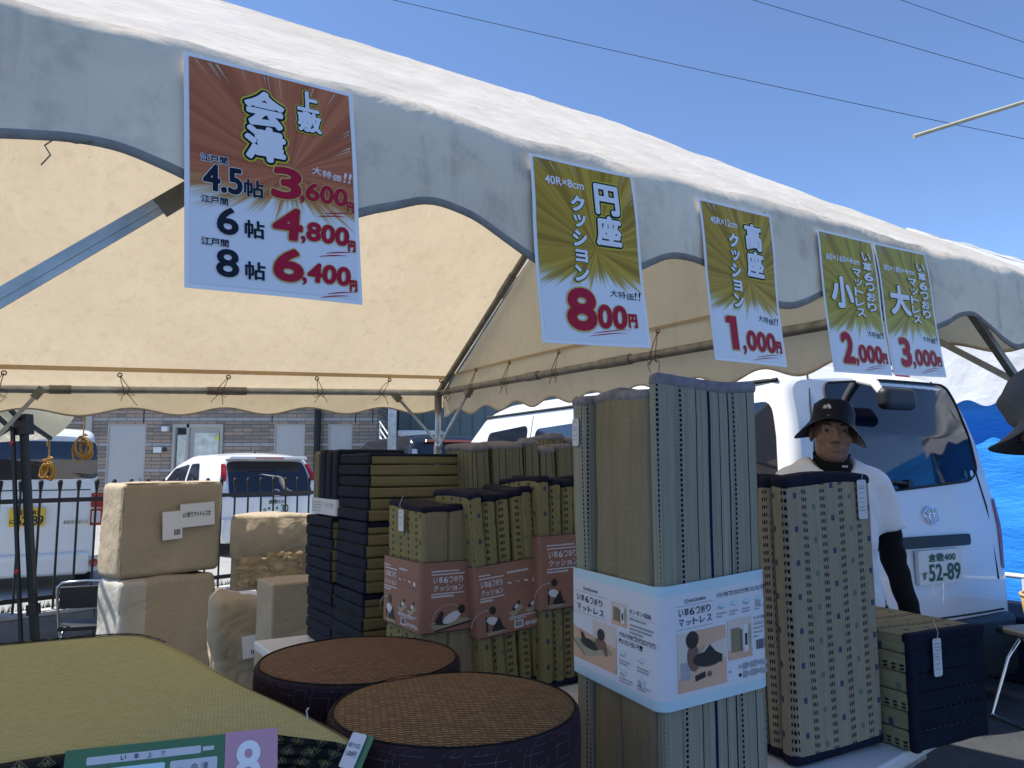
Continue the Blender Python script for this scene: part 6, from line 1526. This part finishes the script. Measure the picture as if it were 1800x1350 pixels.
for lb, p0, p1, sag in (('thin black overhead wire crossing the sky, longest of the three', (250, -105, 24), (2300, 345, 24), .25), ('thin black overhead wire crossing the upper right sky', (900, -130, 26), (2300, 275, 26), .2), ('short stretch of black overhead wire in the top right corner', (1250, -120, 28), (2300, 235, 28), .2)):
    A_, B_ = at(*p0), at(*p1); b = MB(); b.tube([lerp(A_, B_, k/24) - UP*sag*math.sin(math.pi*k/24) for k in range(25)], .011, 5); tag(b.build('overhead_wire', MT['wire']), lb, 'wire', 'overhead wires')
t = thing('banner_pole', 'cream coloured bare pole arm jutting in at the upper right', 'pole'); b = MB(); A_, B_ = at(1606, 240, 3.2), at(2040, 105, 3.5)
b.cyl(A_, B_, .0085, .0085, 12); b.build('arm', MT['bamboo'], t); b = MB(); b.cyl((B_.x, B_.y, 0), (B_.x, B_.y, B_.z+.05), .014, seg=12); b.build('mast', MT['bamboo'], t)
b = MB(); b.lathe([(.01, 0), (.16, 0), (.17, .03), (.16, .10), (.03, .12), (.02, .2), (.015, .2)], 24, M=Matrix.Translation((B_.x, B_.y, 0))); b.build('base', MT['concrete'], t)
# ================================================================ PEOPLE
def nets(fn, lo, hi, h):
    """surface-net mesh of the zero set of a signed distance function"""
    ax = [np.arange(lo[i], hi[i]+h, h) for i in range(3)]
    P = np.stack(np.meshgrid(*ax, indexing='ij'), -1); D = fn(P); S = D < 0; n = D.shape
    acc = np.zeros((n[0]-1, n[1]-1, n[2]-1, 3)); cnt = np.zeros((n[0]-1, n[1]-1, n[2]-1))
    cor = [(i, j, k) for i in (0, 1) for j in (0, 1) for k in (0, 1)]
    g = lambda A, c: A[c[0]:n[0]-1+c[0], c[1]:n[1]-1+c[1], c[2]:n[2]-1+c[2]]
    for a in cor:
        for ax_ in range(3):
            if a[ax_]: continue
            b_ = tuple(a[i]+(1 if i == ax_ else 0) for i in range(3)); da, db = g(D, a), g(D, b_); m = (da < 0) != (db < 0)
            t = np.where(m, da/np.where(m, da-db, 1), 0); p = np.stack([np.full(t.shape, float(a[i])) + (t if i == ax_ else 0) for i in range(3)], -1)
            acc += np.where(m[..., None], p, 0); cnt += m
    act = cnt > 0; idx = -np.ones(act.shape, int); idx[act] = np.arange(act.sum()); cells = np.argwhere(act)
    v = (cells + acc[act]/cnt[act][:, None])*h + np.array(lo); F = []
    for ax_ in range(3):
        u_, w_ = [(1, 2), (2, 0), (0, 1)][ax_]; sl0 = [slice(None)]*3; sl1 = [slice(None)]*3; sl0[ax_] = slice(0, -1); sl1[ax_] = slice(1, None)
        ch = S[tuple(sl0)] != S[tuple(sl1)]; e = np.argwhere(ch); e = e[(e[:, u_] > 0) & (e[:, w_] > 0) & (e[:, u_] < n[u_]-1) & (e[:, w_] < n[w_]-1)]
        if not len(e): continue
        def id_(du, dw): q = e.copy(); q[:, u_] -= du; q[:, w_] -= dw; return idx[q[:, 0], q[:, 1], q[:, 2]]
        quad = np.stack([id_(1, 1), id_(0, 1), id_(0, 0), id_(1, 0)], -1); fl = ~S[e[:, 0], e[:, 1], e[:, 2]]; quad[fl] = quad[fl][:, ::-1]; F.append(quad)
    return v, np.concatenate(F)
def cap(a, b, ra, rb=None):
    a = np.array(a, float); b = np.array(b, float); rb = ra if rb is None else rb; d = b-a; L = max(d@d, 1e-9)
    def f(P): t = np.clip(((P-a)@d)/L, 0, 1); return np.linalg.norm(P-(a+t[..., None]*d), axis=-1) - (ra+(rb-ra)*t)
    return f
def elp(c, r, Rm=None):
    c = np.array(c, float); r = np.array(r, float)
    def f(P):
        q = P-c
        if Rm is not None: q = q@np.array(Rm)
        k0 = np.linalg.norm(q/r, axis=-1); k1 = np.linalg.norm(q/(r*r), axis=-1); return k0*(k0-1)/np.maximum(k1, 1e-6)
    return f
def smin(a, b, k): h = np.clip(.5+.5*(b-a)/k, 0, 1); return b*(1-h)+a*h-k*h*(1-h)
def union(fs, k):
    def f(P):
        d = fs[0](P)
        for q in fs[1:]: d = smin(d, q(P), k)
        return d
    return f
def add_sdf(mb, fn, lo, hi, h, mi=0, post=None, smooth_it=1):
    v, F = nets(fn, lo, hi, h)
    if post is not None: v = post(v)
    mb.add([tuple(p) for p in v], [list(map(int, f)) for f in F], mi, smooth=True)
def head_fn():
    base = union([elp((0, .035, .035), (.074, .092, .086)), elp((0, -.012, -.03), (.061, .068, .085)), elp((0, -.02, -.072), (.050, .056, .043))], .03)
    det = [elp((0, -.060, -.099), (.022, .020, .016)), elp((.040, -.050, -.034), (.024, .022, .020)), elp((-.040, -.050, -.034), (.024, .022, .020)), cap((-.038, -.068, .017), (.038, -.068, .017), .011)]
    nose = [cap((0, -.078, .004), (0, -.101, -.036), .0075, .0115), elp((.0125, -.088, -.041), (.009, .010, .007)), elp((-.0125, -.088, -.041), (.009, .010, .007))]
    lips = [elp((0, -.0795, -.0675), (.024, .009, .0052)), elp((0, -.0785, -.0775), (.020, .009, .0062))]
    ears = [elp((s*.076, .012, -.016), (.009, .019, .031), Matrix.Rotation(R(12*s), 3, 'Z')) for s in (1, -1)]
    neck = cap((0, .030, -.06), (0, .040, -.215), .054, .062)
    def f(P):
        d = base(P)
        for q in det: d = smin(d, q(P), .016)
        for s in (1, -1): e = elp((s*.032, -.088, -.003), (.019, .017, .0105))(P); d = -smin(-d, e, .010)
        for s in (1, -1): d = smin(d, elp((s*.032, -.0655, .0045), (.0165, .0125, .0060))(P), .004); d = smin(d, elp((s*.032, -.0650, -.0125), (.0155, .0115, .0050))(P), .004)
        for q in nose: d = smin(d, q(P), .009)
        for q in lips: d = smin(d, q(P), .005)
        m = cap((-.020, -.0895, -.0722), (.020, -.0895, -.0722), .0022)(P); d = -smin(-d, m, .003)
        for q in ears: d = smin(d, q(P), .008)
        return smin(d, neck(P), .025)
    return f
HEAD = None
def person(name, label, M, lean, head_rot, arms, hat, shirt, sleeves=None, scale=1.):
    global HEAD
    t = thing(name, label, 'person', M=M @ Matrix.Scale(scale, 4))
    HP = V((0, 0, .95)); Rl = Matrix.Rotation(R(lean), 3, 'X')          # bending forward turns the upper body about the hips
    U = lambda p: tuple(HP + Rl @ (V(p)-HP))
    if HEAD is None: HEAD = nets(head_fn(), (-.10, -.13, -.23), (.10, .14, .135), .0038)
    hv, hF = HEAD; eye = V(U((0, -.02, 1.58))); Rh = head_rot.to_3x3(); HM = lambda p: Rh @ V(p) + eye
    b = MB(); b.add([HM(p) for p in hv], [list(map(int, f)) for f in hF], 0, smooth=True)
    torso = [elp((0, 0, .95), (.165, .11, .12)), cap(U((0, 0, 1.02)), U((0, .0, 1.15)), .125, .13), elp(U((0, .01, 1.27)), (.170, .112, .16), np.array(Rl)), cap(U((-.140, .02, 1.378)), U((.140, .02, 1.378)), .056), cap(U((-.07, .035, 1.42)), U((.07, .035, 1.42)), .048), cap(U((0, .035, 1.38)), tuple(HM((0, .04, -.17))), .06, .058)]
    legs = []
    for s in (1, -1): legs += [cap((s*.09, 0, .92), (s*.10, -.01, .50), .085, .056), cap((s*.10, -.01, .50), (s*.10, .02, .09), .054, .038), cap((s*.10, .02, .07), (s*.105, -.10, .045), .036, .030)]
    limb = []
    for s, (sh_, el_, wr_) in arms.items(): limb += [cap(sh_, el_, .047, .037), cap(el_, wr_, .036, .026)]
    allp = [V(q) for a in arms.values() for q in a]
    lo = (min([-.3]+[q.x for q in allp])-.07, min([-.25]+[q.y for q in allp]+[U((0, -.15, 1.3))[1]])-.07, .005); hi = (max([.3]+[q.x for q in allp])+.07, max([.2]+[q.y for q in allp])+.1, max(U((0, .03, 1.5))[2], eye.z-.10))
    add_sdf(b, union(torso+legs+limb, .03), lo, hi, .013)
    for s, (sh_, el_, wr_) in arms.items():                              # hands: palm, four curled fingers, thumb
        w_ = V(wr_); d = (w_-V(el_)).normalized(); side = V((0, -1, 0)); side = (side - d*side.dot(d)).normalized(); nrm = d.cross(side)*s
        pc = w_ + d*.050; parts = [cap(w_ - d*.01, w_ + d*.03, .024, .026), elp(pc, (.014, .041, .045), np.array(Matrix((nrm, side, d)).transposed()))]
        for k, (o_, L_) in enumerate(((.030, .070), (.010, .078), (-.010, .073), (-.029, .058))):
            r0 = pc + d*.035 + side*o_; k1 = r0 + d*L_*.45 + nrm*-.004; k2 = k1 + d*L_*.26 - nrm*.016; k3 = k2 + d*L_*.10 - nrm*.022
            parts += [cap(r0, k1, .0092, .0086), cap(k1, k2, .0086, .0080), cap(k2, k3, .0080, .0070)]
        t0 = w_ + d*.022 + side*.022; t1 = t0 + d*.035 + side*.028 - nrm*.006; t2 = t1 + d*.030 + side*.006 - nrm*.012; parts += [cap(t0, t1, .013, .0105), cap(t1, t2, .0105, .0082)]
        c_ = w_ + d*.08; add_sdf(b, union(parts, .005), tuple(c_ - V((.13, .13, .13))), tuple(c_ + V((.13, .13, .13))), .0042)
    body = b.build('body', MT['skin'], t)
    for s in (1, -1):
        b = MB(); c = V((s*.032, -.0635, -.0028)); bm = bmesh.new(); bmesh.ops.create_uvsphere(bm, u_segments=20, v_segments=12, radius=.0125); b.from_bm(bm, 0, Matrix.Translation(c), True); bm.free()
        bm = bmesh.new(); bmesh.ops.create_uvsphere(bm, u_segments=16, v_segments=10, radius=.0080); b.from_bm(bm, 1, Matrix.Translation(c + V((0, -.0062, .0005))), True); bm.free()
        b.v = [tuple(HM(p)) for p in b.v]; b.build('eye', [MT['eye_white'], MT['iris']], t)
        b = MB(); b.tube([HM((s*x, y, z)) for x, y, z in ((.014, -.0815, .0155), (.026, -.0825, .0205), (.040, -.0765, .0205), (.052, -.0640, .0150))], [.0022, .0034, .003, .0012], 6); b.build('eyebrow', MT['hair'], t)
    b = MB(); add_sdf(b, lambda P: np.maximum(elp((0, .038, .034), (.0785, .096, .089))(P), np.maximum(-(P[..., 1] + .010 + .0*P[..., 2]), -(P[..., 2] + .035 + .3*(P[..., 1]-.05)))), (-.09, -.06, -.06), (.09, .14, .13), .0055); b.v = [tuple(HM(p)) for p in b.v]; b.build('hair', MT['hair'], t)
    # shirt
    up = torso[:1] + torso[1:5]; sl_ = []
    for s, (sh_, el_, wr_) in arms.items():
        a_ = np.array(sh_); d = np.array(V(el_)-V(sh_)); L = np.linalg.norm(d); d /= L; cut = a_ + d*L*.62; f = cap(sh_, tuple(a_ + d*L*.9), .056, .072)
        sl_.append(lambda P, f=f, cut=cut, d=d: np.maximum(f(P), (P-cut)@d))
    ub = union(up, .04); hem = .86 if lean < 10 else .88
    def sf(P):
        d = ub(P) - .014
        for q in sl_: d = smin(d, q(P), .03)
        d = np.maximum(d, -cap(tuple(HM((0, .022, -.150))), tuple(HM((0, .030, .02))), .071, .10)(P))
        return np.maximum(d, hem - P[..., 2])
    def folds(v):
        o = []
        for p in v:
            q = V(p); k = noise.noise(V((q.x*5, q.y*5, q.z*7)))*.010 + (abs(noise.noise(V((q.x*9+q.z*7, q.y*9, q.z*4))))-.25)*.016; c = V((0, U((0, 0, q.z))[1], q.z)); dd = q-c; o.append(q + (dd.normalized()*k if dd.length > .05 else V((0, 0, 0))))
        return o
    b = MB(); add_sdf(b, sf, lo, (hi[0], hi[1], hi[2]+.05), .0095, post=folds); b.build('t_shirt', MT[shirt], t)
    b = MB(); add_sdf(b, lambda P: np.maximum(union(legs[:2]+legs[3:5]+torso[:1], .03)(P)-.007, np.maximum(.07-P[..., 2], P[..., 2]-.93)), (-.3, -.2, .04), (.3, .2, 1.02), .014); b.build('trousers', MT['trouser'], t)
    for s in (1, -1): b = MB(); add_sdf(b, lambda P: np.maximum(union([cap((s*.10, .03, .05), (s*.108, -.11, .045), .048, .042)], .02)(P), .004-P[..., 2]), (s*.10-.09, -.2, -.02), (s*.10+.09, .12, .13), .008); b.build('shoe', MT['shoe'], t)
    if sleeves:
        for s, (sh_, el_, wr_) in arms.items():
            a_, e_, w_ = V(sh_), V(el_), V(wr_); m_ = lerp(a_, e_, .45); d = (w_-e_).normalized()
            b = MB(); fn = union([cap(m_, e_, .051, .0445), cap(e_, w_ + d*.035, .0440, .0330)], .015)
            ws = np.array(w_ + d*.03); dn = np.array(d)
            mn = [min(m_[i], e_[i], w_[i])-.08 for i in range(3)]; mx = [max(m_[i], e_[i], w_[i])+.08 for i in range(3)]
            add_sdf(b, lambda P: np.maximum(fn(P), (P-ws)@dn), mn, mx, .007, post=lambda v: [V(p) + (V(p)-e_).cross(d).normalized()*.0 + V((1, -1, 0))*.0016*math.sin(p[2]*75 + 3*noise.noise(V(p)*9)) for p in v]); b.build('arm_cover', MT[sleeves], t)
        b = MB(); vs = []
        def gt(u, v): a = 6.2832*u; r = lerp(.108, .0635, v**.55) + .0035*math.sin(v*14+a*2); return HM((r*1.02*math.cos(a), .036 + r*math.sin(a)*1.04 - .006*(1-v)*math.sin(a), lerp(-.203, -.088, v) + .016*math.sin(a)))
        b.grid(gt, 48, 12); b.grid(lambda u, v: HM(((.0635-.006*v)*1.02*math.cos(6.2832*u), .036+(.0635-.006*v)*1.04*math.sin(6.2832*u), -.088+.016*math.sin(6.2832*u)-.02*v)), 48, 3); o = b.build('neck_gaiter', MT[sleeves], t)
        b = MB(); 
        for k in range(3): b.box((.030+.007*k, -.0355, -.138), (.035+.007*k, -.0345, -.131))
        b.v = [tuple(HM(p)) for p in b.v]; b.build('gaiter_logo', MT['ink_white'], o)
    # hat
    mat, brim, droop, tb, roll, mark = hat; b = MB(); n_ = 72
    Rt = Matrix.Rotation(R(tb), 3, 'X') @ Matrix.Rotation(R(roll), 3, 'Y'); hc = V((0, .030, .040 - (.010 if mark else 0)))
    prof = [(.0, .092), (.030, .0915), (.052, .087), (.066, .079), (.0740, .064), (.0785, .040), (.0815, .016), (.0835, .002), (.0855, -.006)]
    for k in range(1, 8): f = k/7; prof.append((.0855 + brim*f, -.006 - brim*math.tan(R(droop))*f*(.65+.35*f)))
    vs = []
    for i, (r, z) in enumerate(prof):
        for k in range(n_):
            a = 6.2832*k/n_; e = max(0, i-8)/7; wv = 1 + .0*a; dz = e*brim*(.62*math.cos(2*a+.2) - .10*math.sin(3*a) + .16*math.sin(a))*-1.0
            cr = (1-e)*(.003*noise.noise(V((math.cos(a)*3, math.sin(a)*3, z*40))) + .0022*math.sin(5*a+z*90)*(z > .01))
            vs.append(HM(hc + Rt @ V(((r+cr)*math.cos(a)*.97, (r+cr)*math.sin(a)*1.12, z + dz + cr*.6))))
    fs = [(i*n_+k, (i+1)*n_+k, (i+1)*n_+(k+1) % n_, i*n_+(k+1) % n_) for i in range(len(prof)-1) for k in range(n_)]
    b.add(vs, fs, 0, smooth=True); o = b.build('hat', MT[mat], t); md = o.modifiers.new('cloth', 'SOLIDIFY'); md.thickness = .0022; md.offset = -1
    b = MB(); b.tube([vs[(len(prof)-1)*n_+k] for k in range(n_)], .0022, 6, closed=True); b.build('brim_edge', MT[mat], o)
    if mark:
        b = MB()
        for k in range(3):
            pts = []
            for i in range(11):
                a = math.pi*i/10*.5+math.pi*.5 if False else math.pi*i/10*.5; r0, r1 = .0052+.0046*k, .0086+.0046*k; pts.append((r0*math.cos(a), r0*math.sin(a), r1*math.cos(a), r1*math.sin(a)))
            vv = []
            for x0, z0, x1, z1 in pts:
                for x, z in ((x0, z0), (x1, z1)):
                    an = R(-90) - .42 + x*10; vv.append(HM(hc + Rt @ V((.0800*math.cos(an)*.97, .0810*math.sin(an)*1.12, .040+z))))
            b.add(vv, [(2*i, 2*i+1, 2*i+3, 2*i+2) for i in range(10)], 0)
        for k in range(3):
            vv = []
            for x, z in ((-.022, .0+.005*k), (-.002, .0+.005*k), (-.002, .003+.005*k), (-.022+.004*k, .003+.005*k)): an = R(-90)-.42+x*10; vv.append(HM(hc + Rt @ V((.0800*math.cos(an)*.97, .0810*math.sin(an)*1.12, .040+z))))
            b.add(vv, [(0, 1, 2, 3)], 0)
        b.build('hat_emblem', MT['ink_white'], o)
    return t
Mm = Matrix.Translation(at(1464, 757, 2.70) - V((0, 0, 0)))
mx_ = at(1464, 757, 2.70); SCL = mx_.z/1.58
man = person('person', 'man in black bucket hat, white T-shirt and black arm covers standing behind the mattresses', Matrix.Translation((mx_.x, mx_.y+.02, 0)) @ Matrix.Rotation(R(3), 4, 'Z'), 0, Matrix.Rotation(R(-19), 4, 'Z') @ Matrix.Rotation(R(3), 4, 'Y'),
    {1: ((.186, .02, 1.368), (.238, .03, 1.10), (.262, -.05, .86)), -1: ((-.176, .02, 1.368), (-.228, .04, 1.10), (-.23, -.06, .87))}, ('navy_nylon', .046, 42, -6, 7, True), 'tee', 'black_cloth', SCL)
f2 = V((-.80, .60, 0)); th2 = math.atan2(f2.x, -f2.y); e2 = at(1846, 806, 1.92); sc2 = .97
hx = e2 - f2*.36*sc2; 
cust = person('person', 'person in grey bucket hat leaning in at the right edge, face turned away', Matrix.Translation((hx.x, hx.y, 0)) @ Matrix.Rotation(th2, 4, 'Z'), 32, Matrix.Rotation(R(48), 4, 'X'),
    {1: ((.185, -.20, 1.30), (.22, -.05, 1.05), (.20, .02, .80)), -1: ((-.185, -.20, 1.30), (-.22, -.05, 1.05), (-.20, .02, .80))}, ('grey_nylon', .070, 18, 4, -20, False), 'trouser', None, sc2)
